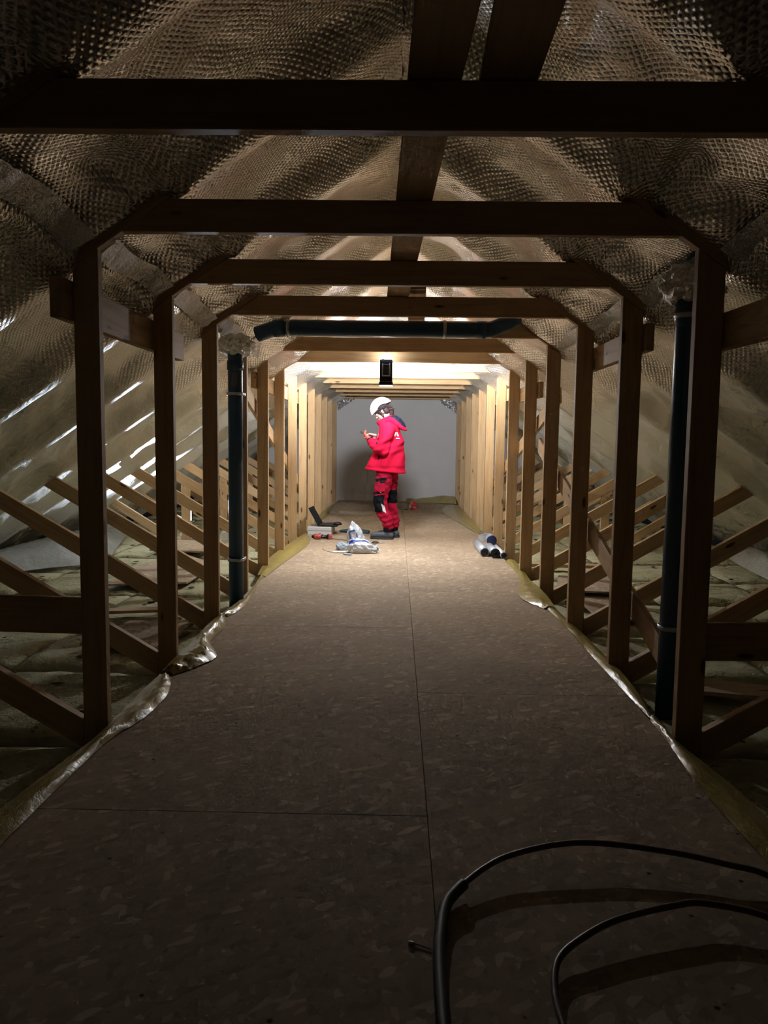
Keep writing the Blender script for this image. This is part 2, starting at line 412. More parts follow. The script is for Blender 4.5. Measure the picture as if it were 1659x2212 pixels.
# foil lining under the roof
def foil_surface(side):
    du = 0.02; umax = math.hypot(4.1, 4.1 * RS)
    nu = int(umax / du); y0f, y1f = -7.15, Y_BACK - 0.005
    yfine = np.arange(1.2, y1f, 0.022); yc = np.arange(y0f, 1.2, 0.12)
    yv = np.concatenate([yc, yfine, [y1f]])
    uv = np.linspace(0, umax, nu + 1)
    U, Y = np.meshgrid(uv, yv, indexing='ij')
    cosr = 1 / math.hypot(1, RS); sinr = RS * cosr
    X = U * cosr
    kf = Y - Y0 - 0.0225; dk = kf - np.round(kf); ad = np.abs(dk)
    # height above the rafters' underside (normal direction): tucked beside the rafter up top, wrapped over it lower down
    far = sstep(3.6, 4.4, kf + 0 * U)
    tuck = 0.034 * sstep(0.86, 0.94, X) * (1 - sstep(1.22, 1.30, X)) - 0.018 * (1 - sstep(0.86, 0.94, X)) - 0.022 * sstep(1.22, 1.30, X)
    tuck = tuck * (1 - far) + (-0.012 - 0.012 * sstep(1.22, 1.3, X)) * far
    sag = 0.085 + 0.03 * vnoise(np.floor(kf) * 1.0 + 5, X * 1.5, 3 + side)
    D = tuck + sag * sstep(0.028, 0.26, ad) * (1 - 0.35 * sstep(1.9, 3.2, X))
    # wrinkles
    s7 = 7 + side
    W1 = vnoise(U * 1.6 + Y * 2.3, (Y - U * 0.6) * 9.0, s7) - 0.5
    W2 = vnoise((U + Y * 0.7) * 14.0, (Y - U * 0.7) * 3.0, s7 + 1) - 0.5
    W3 = np.abs(vnoise(U * 5 + 3, Y * 5, s7 + 2) - 0.5)
    mem = sstep(1.6, 2.0, X)
    W4 = np.abs(vnoise((U * 0.8 + Y * 0.9) * 1.1, (Y * 0.8 - U * 1.1) * 3.2, s7 + 4) - 0.5)
    free = sstep(0.02, 0.12, ad)
    D = D + free * (0.020 * W1 + 0.012 * W2 + 0.022 * W3) * (1 - 0.72 * mem) + mem * free * 0.05 * W4
    # fans of folds drawn to the stapled points beside each collar end
    uc = 0.95 / cosr
    for k in range(NT):
        dy = Y - (Y0 + k + 0.02); dU = U - uc
        r = np.sqrt(dy * dy + dU * dU) + 1e-6
        near = r < 1.1
        th = np.arctan2(dy, dU)
        amp = 0.014 * np.exp(-r / 0.38) * (1 - np.exp(-r / 0.06))
        D = D + np.where(near, amp * np.sin(th * (8 + k % 4) + k * 1.3 + side), 0)
    D = D + 0.0
    # lowest edge flares in a little over the wool
    PX = X + D * sinr * sstep(0.0, 0.35, X)
    PZ = RT - RS * X + D * cosr
    PX = PX * side
    ny = len(yv)
    V = np.stack([PX, Y, PZ], -1).reshape(-1, 3)
    idx = np.arange((nu + 1) * ny).reshape(nu + 1, ny)
    a, b, c, d = idx[:-1, :-1].ravel(), idx[1:, :-1].ravel(), idx[1:, 1:].ravel(), idx[:-1, 1:].ravel()
    quads = np.stack([a, b, c, d] if side < 0 else [a, d, c, b], -1)
    me = bpy.data.meshes.new('foil_sheet')
    me.vertices.add(len(V)); me.vertices.foreach_set('co', V.ravel())
    me.loops.add(quads.size); me.loops.foreach_set('vertex_index', quads.ravel().astype(np.int32))
    me.polygons.add(len(quads)); me.polygons.foreach_set('loop_start', np.arange(0, quads.size, 4, dtype=np.int32))
    me.polygons.foreach_set('use_smooth', np.ones(len(quads), dtype=bool))
    me.update(calc_edges=True)
    l = me.uv_layers.new(name='UVMap')
    UVs = np.stack([U, Y + (20 if side > 0 else 0)], -1).reshape(-1, 2)[quads.ravel()]
    l.data.foreach_set('uv', UVs.ravel().astype(np.float32))
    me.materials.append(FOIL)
    return me
ceiling = empty('ceiling', (0, 0, 0), 0, 'sloping ceiling of stapled reflective foil under the rafters', None, None, 'structure')
for s in (-1, 1):
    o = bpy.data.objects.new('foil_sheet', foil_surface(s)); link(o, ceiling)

def slope_pt(side, u_x, y, off):
    """point on the slope at lateral |x| = u_x, off metres below the rafter underside"""
    c = 1 / math.hypot(1, RS); s_ = RS * c
    return Vector((side * (u_x - off * s_), y, RT - RS * u_x - off * c))

def tape_strip(side, xm, width, ya, yb, seed, mat=TAPE, name='joint_tape', dip=0.03):
    rnd = random.Random(seed); n = int((yb - ya) / 0.03); V = []; F = []
    for i in range(n + 1):
        y = ya + (yb - ya) * i / n
        kf = y - Y0 - 0.0225; ad = abs(kf - round(kf)); t = min(1, max(0, (ad - 0.035) / 0.205)); t = t * t * (3 - 2 * t)
        off = -0.092 * t + 0.004
        for j in range(4):
            V.append(slope_pt(side, xm + (j / 3 - 0.5) * width + 0.008 * math.sin(y * 9 + seed), y, off + rnd.uniform(-.006, .006)))
    for i in range(n):
        for j in range(3):
            a = i * 4 + j; F.append((a, a + 1, a + 5, a + 4))
    return mesh(name, V, F, mat, ceiling, True)
for k in range(0, 7):
    tape_strip(-1, 1.20, 0.10, Y0 + k - 0.86, Y0 + k - 0.07, 5 + k)
    tape_strip(1, 1.24, 0.085, Y0 + k - 0.86, Y0 + k - 0.07, 25 + k)
tape_strip(-1, 0.05, 0.05, 1.5, 5.8, 61, dip=0)

# ------------------------------------------------------------------ timber
def plank_mesh(poly, t, bev=0.003):
    """polygon in the board's own plane (x along, z across), thickness t in +y, edges eased"""
    bm = bmesh.new()
    vs = [bm.verts.new((x, 0, z)) for x, z in poly]
    f = bm.faces.new(vs)
    r = bmesh.ops.extrude_face_region(bm, geom=[f])
    bmesh.ops.translate(bm, verts=[e for e in r['geom'] if isinstance(e, bmesh.types.BMVert)], vec=(0, t, 0))
    bmesh.ops.recalc_face_normals(bm, faces=bm.faces[:])
    if bev: bmesh.ops.bevel(bm, geom=bm.edges[:], offset=bev, segments=1, affect='EDGES')
    me = bpy.data.meshes.new('plank'); bm.to_mesh(me); bm.free(); return me

def xz_board(name, pts, t, y, parent, mat=PINE):
    """board in a truss plane given by polygon pts (x,z); local x runs along its first edge"""
    a, b = Vector((pts[0][0], 0, pts[0][1])), Vector((pts[1][0], 0, pts[1][1]))
    ux = (b - a).normalized(); uz = Vector((-ux.z, 0, ux.x))
    poly = [((Vector((x, 0, z)) - a).dot(ux), (Vector((x, 0, z)) - a).dot(uz)) for x, z in pts]
    area = sum(poly[i][0] * poly[(i + 1) % len(poly)][1] - poly[(i + 1) % len(poly)][0] * poly[i][1] for i in range(len(poly)))
    me = plank_mesh(poly, t); me.name = name; me.materials.append(mat)
    o = bpy.data.objects.new(name, me); link(o, parent)
    # local axes: x->ux, y->world y, z->uz  (right handed when uz = ux x y ... ux x y = (−ux.z,0,ux.x)=uz)
    M = Matrix(((ux.x, 0, uz.x, a.x), (0, 1, 0, y), (ux.z, 0, uz.z, a.z), (0, 0, 0, 1)))
    o.matrix_local = M
    return o

def under(x): return RT - RS * abs(x)

def truss_parts(root, outer):
    T = 0.045
    for s, xi, xo in ((-1, 1.183, 1.283), (1, 1.158, 1.266)):
        xz_board('post', [(s * xi, -0.10), (s * xi, under(xi) - 0.001), (s * xo, under(xo) - 0.001), (s * xo, -0.10)], T, 0, root)
        xe = 4.15; dn = math.hypot(1, RS)
        dx, dz = 0.12 * RS / dn, 0.12 / dn
        xz_board('rafter', [(0, RT), (s * xe, under(xe)), (s * (xe + dx), under(xe) + dz), (0, RT + 0.12 * dn)], T + 0.001, -0.0005, root)
        # diagonal web from the post's foot up to the rafter
        x0 = 1.283 if s < 0 else 1.266
        top = lambda x: 0.412 + 0.59 * (x - 1.92)
        xt = (RT - 0.412 + 0.59 * 1.92) / (0.59 + RS); xb = (RT - 0.287 + 0.59 * 1.92) / (0.59 + RS)
        xz_board('diagonal_web', [(s * x0, top(x0)), (s * xt, top(xt) - .002), (s * xb, top(xb) - 0.127), (s * x0, top(x0) - 0.125)], T - 0.001, 0.0005, root)
        if outer:
            xa = 2.455 if s < 0 else 2.42; xc = xa + 0.10
            xz_board('stud', [(s * xa, -0.10), (s * xa, top(xa) - 0.128), (s * xc, top(xc) - 0.128), (s * xc, -0.10)], T - 0.004, 0.002, root)
            low = lambda x: 0.18 + 0.62 * (x - 2.882)
            xt2 = (RT - 0.18 + 0.62 * 2.882) / (0.62 + RS); xb2 = (RT - 0.07 + 0.62 * 2.882) / (0.62 + RS)
            xz_board('outer_web', [(s * (xc + .002), low(xc)), (s * xt2, low(xt2) - .002), (s * xb2, low(xb2) - 0.112), (s * (xc + .002), low(xc) - 0.11)], T - 0.003, 0.0015, root)
    xl, xh = (RT - 2.005) / RS, (RT - 2.130) / RS
    xz_board('collar_beam', [(-xl, 2.005), (xl, 2.005), (xh, 2.130), (-xh, 2.130)], T - 0.001, 0.0005, root)
    xz_board('bottom_chord', [(-4.05, -0.28), (4.05, -0.28), (4.05, -0.105), (-4.05, -0.105)], T - 0.002, 0.001, root)

TL = ['nearest timber roof truss, almost black, its collar beam crossing the top of the view',
      'second roof truss from the viewer, its right post beside the widest dark pipe',
      'third dark roof truss from the viewer, its left post ending a long horizontal brace board',
      'fourth dark roof truss, just in front of the black horizontal pipe',
      'fifth roof truss, its collar beam hidden right behind the black horizontal pipe',
      'sixth roof truss, brown and knotty, first clear collar beam beyond the horizontal pipe',
      'seventh roof truss, tan, with the work light hanging in front of its collar beam',
      'eighth roof truss, its collar beam glaring white just behind the work light',
      'ninth roof truss, brightly lit, level with the bundle of silver tubes and the bags',
      'tenth roof truss, pale pine, standing beside the white box with the laptop',
      'eleventh roof truss, pale pine, fourth counted from the grey end wall',
      'twelfth roof truss, pale pine, third counted from the grey end wall',
      'thirteenth roof truss, pale pine, last but one before the grey end wall',
      'last roof truss, standing close against the grey end wall']
def copy_tree(root):
    r = root.copy(); COL.objects.link(r)
    for ch in list(root.children):
        c = ch.copy(); COL.objects.link(c); c.parent = r
    return r
protoA = protoB = None
for k in range(NT):
    if k == 0:
        r = protoA = empty('roof_truss', (0, YS[0], 0)); truss_parts(r, False)
    elif k == 7:
        r = protoB = empty('roof_truss', (0, YS[7], 0)); truss_parts(r, True)
    else:
        r = copy_tree(protoA if k < 7 else protoB); r.location = (0, YS[k], 0)
    tag(r, TL[k], 'roof truss', 'timber roof trusses along the attic')

def run_board(name, p0, p1, width, t, label, cat, group=None, mat=PINE, widedir=(0, 0, 1)):
    """straight board between two points; width lies towards widedir"""
    p0, p1 = Vector(p0), Vector(p1); d = p1 - p0; L = d.length; ux = d.normalized()
    wz = Vector(widedir); wz = (wz - ux * wz.dot(ux)).normalized(); uy = wz.cross(ux)
    bm = box_bm(L, t, width, 0.003)
    bmesh.ops.translate(bm, verts=bm.verts[:], vec=(L / 2, 0, 0))
    o = bm_obj(name, bm, mat)
    o.matrix_world = Matrix(((ux.x, uy.x, wz.x, p0.x), (ux.y, uy.y, wz.y, p0.y), (ux.z, uy.z, wz.z, p0.z), (0, 0, 0, 1)))
    return tag(o, label, cat, group)

XL, XR = -1.283 - 0.024, 1.266 + 0.024
g = 'long brace boards nailed along the outer faces of the posts'
run_board('brace_board', (XL, 2.965, 1.735), (XL, 4.66, 1.74), 0.155, 0.045, 'short level brace board behind the two nearest left posts, upper end of them', 'brace', g)
run_board('brace_board', (XL, 7.0, 1.735), (XL, 10.3, 1.735), 0.145, 0.04, 'level brace board high behind the far left posts', 'brace', g)
run_board('brace_board', (XR, 1.5, 1.625), (XR, 3.25, 1.65), 0.14, 0.045, 'level brace board at the right edge, running out of view from the nearest right post', 'brace', g)
run_board('brace_board', (XR, 4.03, 1.75), (XR, 5.3, 1.745), 0.14, 0.045, 'level brace board between the second and third right posts, its end sticking out', 'brace', g)
run_board('brace_board', (XR, 7.0, 1.675), (XR, 8.3, 1.69), 0.14, 0.04, 'short level brace board high behind the sixth right post', 'brace', g)
run_board('brace_board', (XR, 8.9, 1.745), (XR, 10.6, 1.745), 0.14, 0.04, 'level brace board high behind the brightly lit far right posts', 'brace', g)
run_board('diagonal_brace', (XL, 6.45, 1.66), (XL, 12.5, 0.02), 0.13, 0.03, 'diagonal brace board falling away along the far left posts', 'brace', g)
run_board('diagonal_brace', (XR, 6.2, 1.58), (XR, 12.6, 0.10), 0.13, 0.03, 'diagonal brace board falling away along the far right posts', 'brace', g)
run_board('diagonal_brace', (XR, 3.62, 0.198), (XR, 7.0, 1.178), 0.135, 0.028, 'diagonal brace board coming down towards the viewer behind the right posts', 'brace', g)
run_board('cross_plank', (-1.30, 3.132, 0.462), (-2.95, 3.132, 0.485), 0.155, 0.022, 'wide plank fixed level at knee height left of the nearest left post', 'plank')
run_board('cross_plank', (1.275, 3.132, 0.395), (2.95, 3.132, 0.42), 0.16, 0.022, 'wide plank fixed level at knee height right of the nearest right post', 'plank')
gb = 'boards laid along on top of the collar beams'
HZ = (1, 0, 0)
run_board('ridge_walk_board', (0.110, 1.25, 2.143), (-0.008, 5.12, 2.143), 0.140, 0.022, 'longest board lying on the near collar beams, running on past the second beam', 'board', gb, widedir=HZ)
run_board('ridge_walk_board', (0.262, 1.25, 2.143), (0.276, 2.125, 2.143), 0.150, 0.022, 'short board at the top edge, right of the two on the nearest collar beam', 'board', gb, widedir=HZ)
run_board('ridge_walk_board', (0.106, 4.96, 2.168), (0.17, 7.2, 2.145), 0.130, 0.026, 'board end lying on the fourth collar beam above the black horizontal pipe', 'board', gb, widedir=HZ)

# ------------------------------------------------------------------ pipes
def clamp_ring(parent, c, axis, r=0.062):
    c = Vector(c); axis = Vector(axis).normalized()
    a = axis.orthogonal().normalized(); b = axis.cross(a)
    pts = [c + (a * math.cos(t) + b * math.sin(t)) * r for t in [2 * PI * i / 24 for i in range(25)]]
    bm = bmesh.new(); n = 24; V = []
    for i in range(n):
        d = (a * math.cos(2 * PI * i / n) + b * math.sin(2 * PI * i / n))
        V.append([bm.verts.new(c + d * rr + axis * h) for rr, h in ((r - .005, -.011), (r + .002, -.011), (r + .002, .011), (r - .005, .011))])
    for i in range(n):
        p, q = V[i], V[(i + 1) % n]
        for j in range(4): bm.faces.new((p[j], q[j], q[(j + 1) % 4], p[(j + 1) % 4]))
    box_bm(0.02, 0.05, 0.022, 0.002, bm, tuple(c + Vector((0, 0, 0)) + (a if abs(a.y) > .5 else b) * (r + 0.012)))
    return bm_obj('pipe_clamp', bm, STEEL, parent, True)

def vent_pipe(name, path, r, clamps, sockets, label, extra=None):
    root = empty(name, path[0], 0, label, 'pipe')
    inv = -Vector(path[0])
    tube('pipe_run', [Vector(p) + inv for p in path], r, PIPE, root, 28)
    for c, ax in clamps: clamp_ring(root, Vector(c) + inv, ax, r + 0.007)
    for a, b in sockets: tube('pipe_socket', [Vector(a) + inv, Vector(b) + inv], r + 0.006, PIPE, root, 28)
    return root
pl = vent_pipe('vent_pipe', [(-1.195, 5.70, -0.2), (-1.195, 5.70, 1.74), (-1.195, 5.70, 1.90)], 0.054,
          [((-1.195, 5.70, 0.30), (0, 0, 1)), ((-1.195, 5.70, 1.53), (0, 0, 1))], [((-1.195, 5.70, 1.70), (-1.195, 5.70, 1.77))],
          'dark blue-black vertical vent pipe beside the fourth left post')
lab = box('label_sticker', 0.045, 0.002, 0.10, WHITECARD, pl, (0.008, -0.0555, 1.90), bev=0)
lab.location = (0.006, -0.0545, 1.83)
lab['label'] = 'small pale sticker'; lab.active_material = plain('worn_sticker', (0.10, 0.09, 0.085), 0.6)
hp = [(-1.02, 5.63, 1.955), (-0.97, 5.62, 1.970), (-0.90, 5.62, 1.995), (-0.86, 5.62, 2.0), (0.62, 5.62, 2.0), (0.66, 5.625, 2.003), (0.72, 5.66, 2.03), (0.80, 5.70, 2.07), (0.86, 5.73, 2.10)]
vent_pipe('vent_pipe', hp, 0.056, [((-0.79, 5.62, 2.0), (1, 0, 0)), ((0.33, 5.62, 2.0), (1, 0, 0))],
          [((-0.90, 5.62, 1.996), (-0.82, 5.62, 2.0)), ((0.56, 5.62, 2.0), (0.625, 5.62, 2.0))],
          'dark blue-black horizontal vent pipe hung across the aisle under the roof')
vent_pipe('vent_pipe', [(1.280, 3.52, -0.2), (1.287, 3.50, 1.80)] + catmull([(1.288, 3.50, 1.84), (1.30, 3.50, 1.95), (1.33, 3.52, 2.02)], 5), 0.054,
          [((1.284, 3.52, 0.36), (0, 0, 1)), ((1.287, 3.50, 1.77), (0, 0, 1))], [((1.287, 3.5, 1.72), (1.2875, 3.5, 1.82))],
          'wide dark vertical vent pipe close behind the nearest right post')

# crumpled collars of foil where things pass through or stop short of the roof
def crumple_patch(name, c, sx, sy, sz, seed, mat, parent=None, n=14, rot=(0, 0, 0), amp=0.35):
    bm = bmesh.new(); bmesh.ops.create_icosphere(bm, subdivisions=4, radius=1.0)
    rnd = random.Random(seed); ph = [Vector((rnd.uniform(-1, 1), rnd.uniform(-1, 1), rnd.uniform(-1, 1))).normalized() for _ in range(n)]
    off = [rnd.uniform(0, 6) for _ in range(n)]
    for v in bm.verts:
        p = v.co.copy(); s = 0
        for q, o_ in zip(ph, off): s += abs(math.sin(p.dot(q) * rnd_f[n % 3] + o_)) - 0.5
        v.co = p * (1 + amp * s / n * 3)
        v.co = Vector((v.co.x * sx, v.co.y * sy, v.co.z * sz))
    return bm_obj(name, bm, mat, parent, False, c, rot)
rnd_f = (4.0, 5.5, 7.0)
o = crumple_patch('foil_collar', (1.31, 3.52, 1.91), 0.12, 0.13, 0.09, 3, TAPE, ceiling); 
o = crumple_patch('foil_collar', (-1.19, 5.74, 1.885), 0.115, 0.14, 0.075, 4, TAPE, ceiling)
# loose foil hanging at the end wall
for s, x0, x1, seed in ((-1, -1.17, -0.82, 1), (1, 0.80, 1.20, 2)):
    rnd = random.Random(seed); n = 22; mm_ = 12; V = []; F = []
    for i in range(n + 1):
        x = x0 + (x1 - x0) * i / n
        for j in range(mm_ + 1):
            t = j / mm_
            z = under(x) - 0.02 - t * (0.15 if s < 0 else 0.20)
            V.append((x, Y_BACK - 0.02 - 0.09 * (1 - t) + rnd.uniform(-.02, .012), z + rnd.uniform(-.012, .012)))
    for i in range(n):
        for j in range(mm_):
            a = i * (mm_ + 1) + j; F.append((a, a + 1, a + mm_ + 2, a + mm_ + 1))
    mesh('loose_foil', V, F, FOIL_SILVER, ceiling)

# ------------------------------------------------------------------ film sticking out along the walkway
def film(pts_in, pts_out, label, seed, name='vapour_film', mat=FILM, amp=0.02, lift=0.008, nx=10):
    """sheet between an inner edge (on the boards) and an outer edge, both lists of (x,y,z)"""
    A = catmull(pts_in, 10); B = catmull(pts_out, 10)
    n = min(len(A), len(B)); rnd = random.Random(seed); V = []; F = []
    for i in range(n):
        a = A[int(i * (len(A) - 1) / (n - 1))]; b = B[int(i * (len(B) - 1) / (n - 1))]
        for j in range(nx + 1):
            t = j / nx; p = a.lerp(b, t)
            w_ = amp * 0.45 * math.sin(i * 0.9 + j * 0.8 + seed) * math.sin(i * 0.37 + seed * 2)
            V.append((p.x, p.y + rnd.uniform(-.01, .01), p.z + lift * math.sin(PI * t) + abs(w_) * math.sin(PI * min(1, t * 1.3)) + rnd.uniform(0, 0.002)))
    for i in range(n - 1):
        for j in range(nx):
            a = i * (nx + 1) + j; F.append((a, a + 1, a + nx + 2, a + nx + 1))
    o = mesh(name, V, F, mat, None, True)
    tag(o, label, 'plastic film', 'strips of film along the walkway edges'); return o
film([(-1.14, 1.3, .004), (-1.15, 2.2, .004), (-1.13, 2.9, .004), (-1.07, 3.2, .004), (-1.06, 3.5, .006), (-1.12, 3.75, .004)],
     [(-1.19, 1.3, .004), (-1.25, 2.2, .02), (-1.18, 2.9, .02), (-1.18, 3.2, .02), (-1.18, 3.5, .02), (-1.175, 3.75, .02)],
     'wrinkled shiny film along the left walkway edge beside the nearest post', 3, amp=0.035)
film([(-1.12, 3.80, .004), (-1.03, 3.95, .006), (-0.98, 4.15, .006), (-1.09, 4.45, .004), (-1.08, 4.8, .004), (-1.13, 5.05, .004)],
     [(-1.18, 3.80, .02), (-1.175, 3.95, .03), (-1.175, 4.15, .03), (-1.175, 4.45, .03), (-1.175, 4.8, .035), (-1.175, 5.05, .02)],
     'folded yellow flap of film on the left walkway edge by the second left post', 8, amp=0.05, lift=0.02)
film([(-1.13, 5.1, .004), (-1.08, 5.4, .004), (-1.10, 5.9, .004), (-1.14, 6.3, .004), (-1.14, 6.6, .004)],
     [(-1.175, 5.1, .02), (-1.15, 5.4, .02), (-1.122, 5.8, .01), (-1.15, 6.3, .02), (-1.17, 6.6, .02)],
     'narrow strip of film on the left edge at the foot of the vertical pipe', 5, amp=0.03)
film([(-1.13, 6.6, .004), (-1.10, 7.2, .004), (-1.05, 7.9, .004), (-1.00, 8.6, .004), (-1.03, 9.2, .004), (-1.13, 9.7, .004)],
     [(-1.20, 6.6, .02), (-1.24, 7.2, .03), (-1.24, 7.9, .03), (-1.20, 8.6, .03), (-1.18, 9.2, .02), (-1.17, 9.7, .01)],
     'pale yellow film on the left walkway edge just before the white box', 6, amp=0.03)
film([(-1.12, 11.2, .004), (-1.08, 12, .004), (-1.10, 13, .004), (-1.14, 14, .004)],
     [(-1.18, 11.2, .02), (-1.18, 12, .05), (-1.18, 13, .04), (-1.18, 14, .02)],
     'short piece of film on the left edge behind the laptop', 7, amp=0.03)
film([(1.10, 1.3, .004), (1.09, 2.0, .004), (1.08, 2.6, .006), (1.11, 3.0, .004), (1.12, 3.28, .004)],
     [(1.24, 1.3, -.01), (1.24, 2.0, -.01), (1.21, 2.6, .0), (1.15, 3.0, .01), (1.155, 3.3, .01)],
     'brown film folded over the right walkway edge nearest the viewer', 12, amp=0.03)
film([(1.125, 3.3, .004), (1.12, 3.8, .004), (1.12, 4.4, .004), (1.12, 5.0, .004), (1.10, 5.6, .004)],
     [(1.15, 3.3, -.01), (1.18, 3.8, .02), (1.20, 4.4, .0), (1.20, 5.0, -.01), (1.15, 5.6, .01)],
     'narrow film strip on the right walkway edge between the second and third right posts', 13, amp=0.02)
film([(1.08, 5.5, .004), (0.98, 5.8, .006), (0.99, 6.15, .006), (1.06, 6.5, .004), (1.12, 7.0, .004), (1.11, 7.7, .004)],
     [(1.16, 5.5, .02), (1.16, 5.8, .04), (1.15, 6.15, .05), (1.155, 6.5, .03), (1.20, 7.0, .0), (1.20, 7.7, .02)],
     'crumpled yellow film lying on the right walkway edge before the silver tubes', 14, amp=0.04)
film([(1.10, 9.6, .004), (1.0, 10.6, .004), (0.86, 12, .004), (0.80, 13.2, .004), (0.9, 14.2, .004)],
     [(1.15, 9.6, .01), (1.15, 10.6, .02), (1.15, 12, .03), (1.15, 13.2, .03), (1.15, 14.2, .03)],
     'large yellowish film spread over the right walkway edge near the end wall', 15, amp=0.02, lift=0.01)
film([(0.2, 14.9, .004), (0.5, 14.85, .004), (0.9, 14.75, .01), (1.15, 14.6, .01)],
     [(0.2, 15.27, .004), (0.5, 15.27, .03), (0.9, 15.27, .12), (1.15, 15.27, .10)],
     'heap of yellow film against the foot of the grey end wall, right corner', 16, amp=0.06, lift=0.05)
# loose clear sheeting spilling from the eaves
film([(-3.80, 6.4, .10), (-3.70, 7.0, .14), (-3.62, 7.6, .16), (-3.66, 8.4, .14), (-3.70, 9.6, .10)],
     [(-3.55, 6.7, -.03), (-3.30, 7.05, -.03), (-2.92, 7.5, -.03), (-3.10, 8.4, -.03), (-3.40, 9.6, -.03)],
     'clear plastic sheet trailing from the left eaves onto the wool', 21, 'plastic_sheet', SHEET, 0.05, 0.06, 14)
film([(3.86, 5.6, .08), (3.80, 6.6, .10), (3.80, 7.6, .12), (3.85, 8.8, .10)],
     [(3.55, 5.6, -.03), (3.42, 6.6, -.03), (3.5, 7.6, -.03), (3.70, 8.8, -.03)],
     'clear plastic sheet trailing from the right eaves onto the wool', 22, 'plastic_sheet', SHEET, 0.05, 0.06, 14)

# ------------------------------------------------------------------ scraps on the wool
def scrap(name, pts, t, z, mat, label, cat='offcut', g='board offcuts on the wool', tilt=0.0):
    cx = sum(p[0] for p in pts) / len(pts); cy = sum(p[1] for p in pts) / len(pts)
    n = len(pts)
    V = [(x - cx, y - cy, (y - cy) * tilt) for x, y in pts] + [(x - cx, y - cy, t + (y - cy) * tilt) for x, y in pts]
    F = [tuple(range(n))[::-1], tuple(range(n, 2 * n))] + [(i, (i + 1) % n, (i + 1) % n + n, i + n) for i in range(n)]
    o = mesh(name, V, F, mat, None, False, (cx, cy, z)); tag(o, label, cat, g); return o
scrap('board_offcut', [(-2.40, 6.2), (-1.75, 6.35), (-1.72, 7.3), (-2.15, 7.85), (-2.42, 7.3)], 0.015, -0.018, OSB, 'large pale strand board offcut on the wool between the second and third left posts')
scrap('board_offcut', [(-2.66, 8.2), (-2.05, 8.1), (-2.10, 8.95), (-2.62, 9.0)], 0.018, -0.018, OSB, 'pale strand board offcut on the wool, further back beyond the third left post')
scrap('board_offcut', [(-1.85, 4.4), (-1.38, 4.35), (-1.32, 4.95), (-1.75, 4.98)], 0.015, -0.02, OSB, 'dark board offcut by the foot of the third left post')
scrap('board_offcut', [(1.42, 5.25), (1.75, 5.25), (1.80, 5.95), (1.42, 6.0)], 0.015, -0.018, OSB, 'small board offcut on the wool right of the third right post')
scrap('board_offcut', [(1.32, 6.25), (1.95, 6.2), (1.92, 6.9), (1.5, 7.0)], 0.015, -0.018, OSB, 'strand board offcut on the wool behind the fourth right post')
scrap('board_offcut', [(1.34, 7.5), (2.0, 7.45), (2.0, 7.58), (1.34, 7.63)], 0.03, -0.018, PINE_ROUGH, 'long thin wooden lath on the wool behind the fifth right post')
scrap('board_offcut', [(1.30, 3.75), (2.1, 3.55), (2.15, 3.7), (1.42, 3.98)], 0.02, -0.02, PINE_ROUGH, 'sawn plank lying on the wool behind the nearest right pipe')
scrap('board_offcut', [(-2.0, 5.20), (-1.45, 5.32), (-1.47, 5.42), (-2.02, 5.30)], 0.02, -0.018, PINE_ROUGH, 'short batten on the wool left of the vertical pipe')
o = crumple_patch('plastic_bag', (-2.46, 9.35, 0.01), 0.16, 0.12, 0.06, 31, BAGMAT); tag(o, 'white crumpled bag on the wool far left, between the second and third posts', 'bag')
o = box('white_tub', 0.09, 0.09, 0.11, WHITEBOX, None, (-2.08, 9.3, 0.015), bev=0.008); tag(o, 'small white tub on the wool far left beside the vertical pipe', 'tub')
# bits of wool and dirt
bm = bmesh.new(); rnd = random.Random(9)
for i in range(300):
    s = rnd.choice((-1, 1)); x = s * rnd.uniform(1.35, 3.7); y = rnd.uniform(2.6, 14.5)
    k = int(y - Y0); r = rnd.uniform(0.006, 0.024)
    nb = bmesh.new(); bmesh.ops.create_icosphere(nb, subdivisions=1, radius=1)
    for v in nb.verts: v.co = Vector((v.co.x * r * rnd.uniform(.8, 2.2), v.co.y * r * rnd.uniform(.7, 1.4), v.co.z * r * 0.35))
    nb.transform(Matrix.Translation((x, y, -0.045)) @ Matrix.Rotation(rnd.uniform(0, 6), 4, 'Z'))
    me = bpy.data.meshes.new('t'); nb.to_mesh(me); nb.free(); bm.from_mesh(me); bpy.data.meshes.remove(me)
o = bm_obj('debris', bm, plain('dark_debris', (0.07, 0.055, 0.035), 0.95), None); tag(o, 'dark crumbs and bark scattered over the wool slabs', 'debris', None, 'stuff')

# perforated steel strap hanging by the right end of the second collar beam
bm = bmesh.new()
for i in range(9):
    t = i / 9.0
    for a in (-1, 1): box_bm(0.014, 0.0012, 0.003, 0, bm, (t * 0.125 - 0.0, 0, 0.009 * a + t * 0.11), (0, -0.72, 0))
    box_bm(0.004, 0.0012, 0.02, 0, bm, (t * 0.125, 0, t * 0.11), (0, -0.72, 0))
o = bm_obj('perforated_strap', bm, STEEL, None, False, (0.955, 3.068, 2.12)); tag(o, 'short perforated metal strap sticking up at the right end of the second collar beam', 'strap')

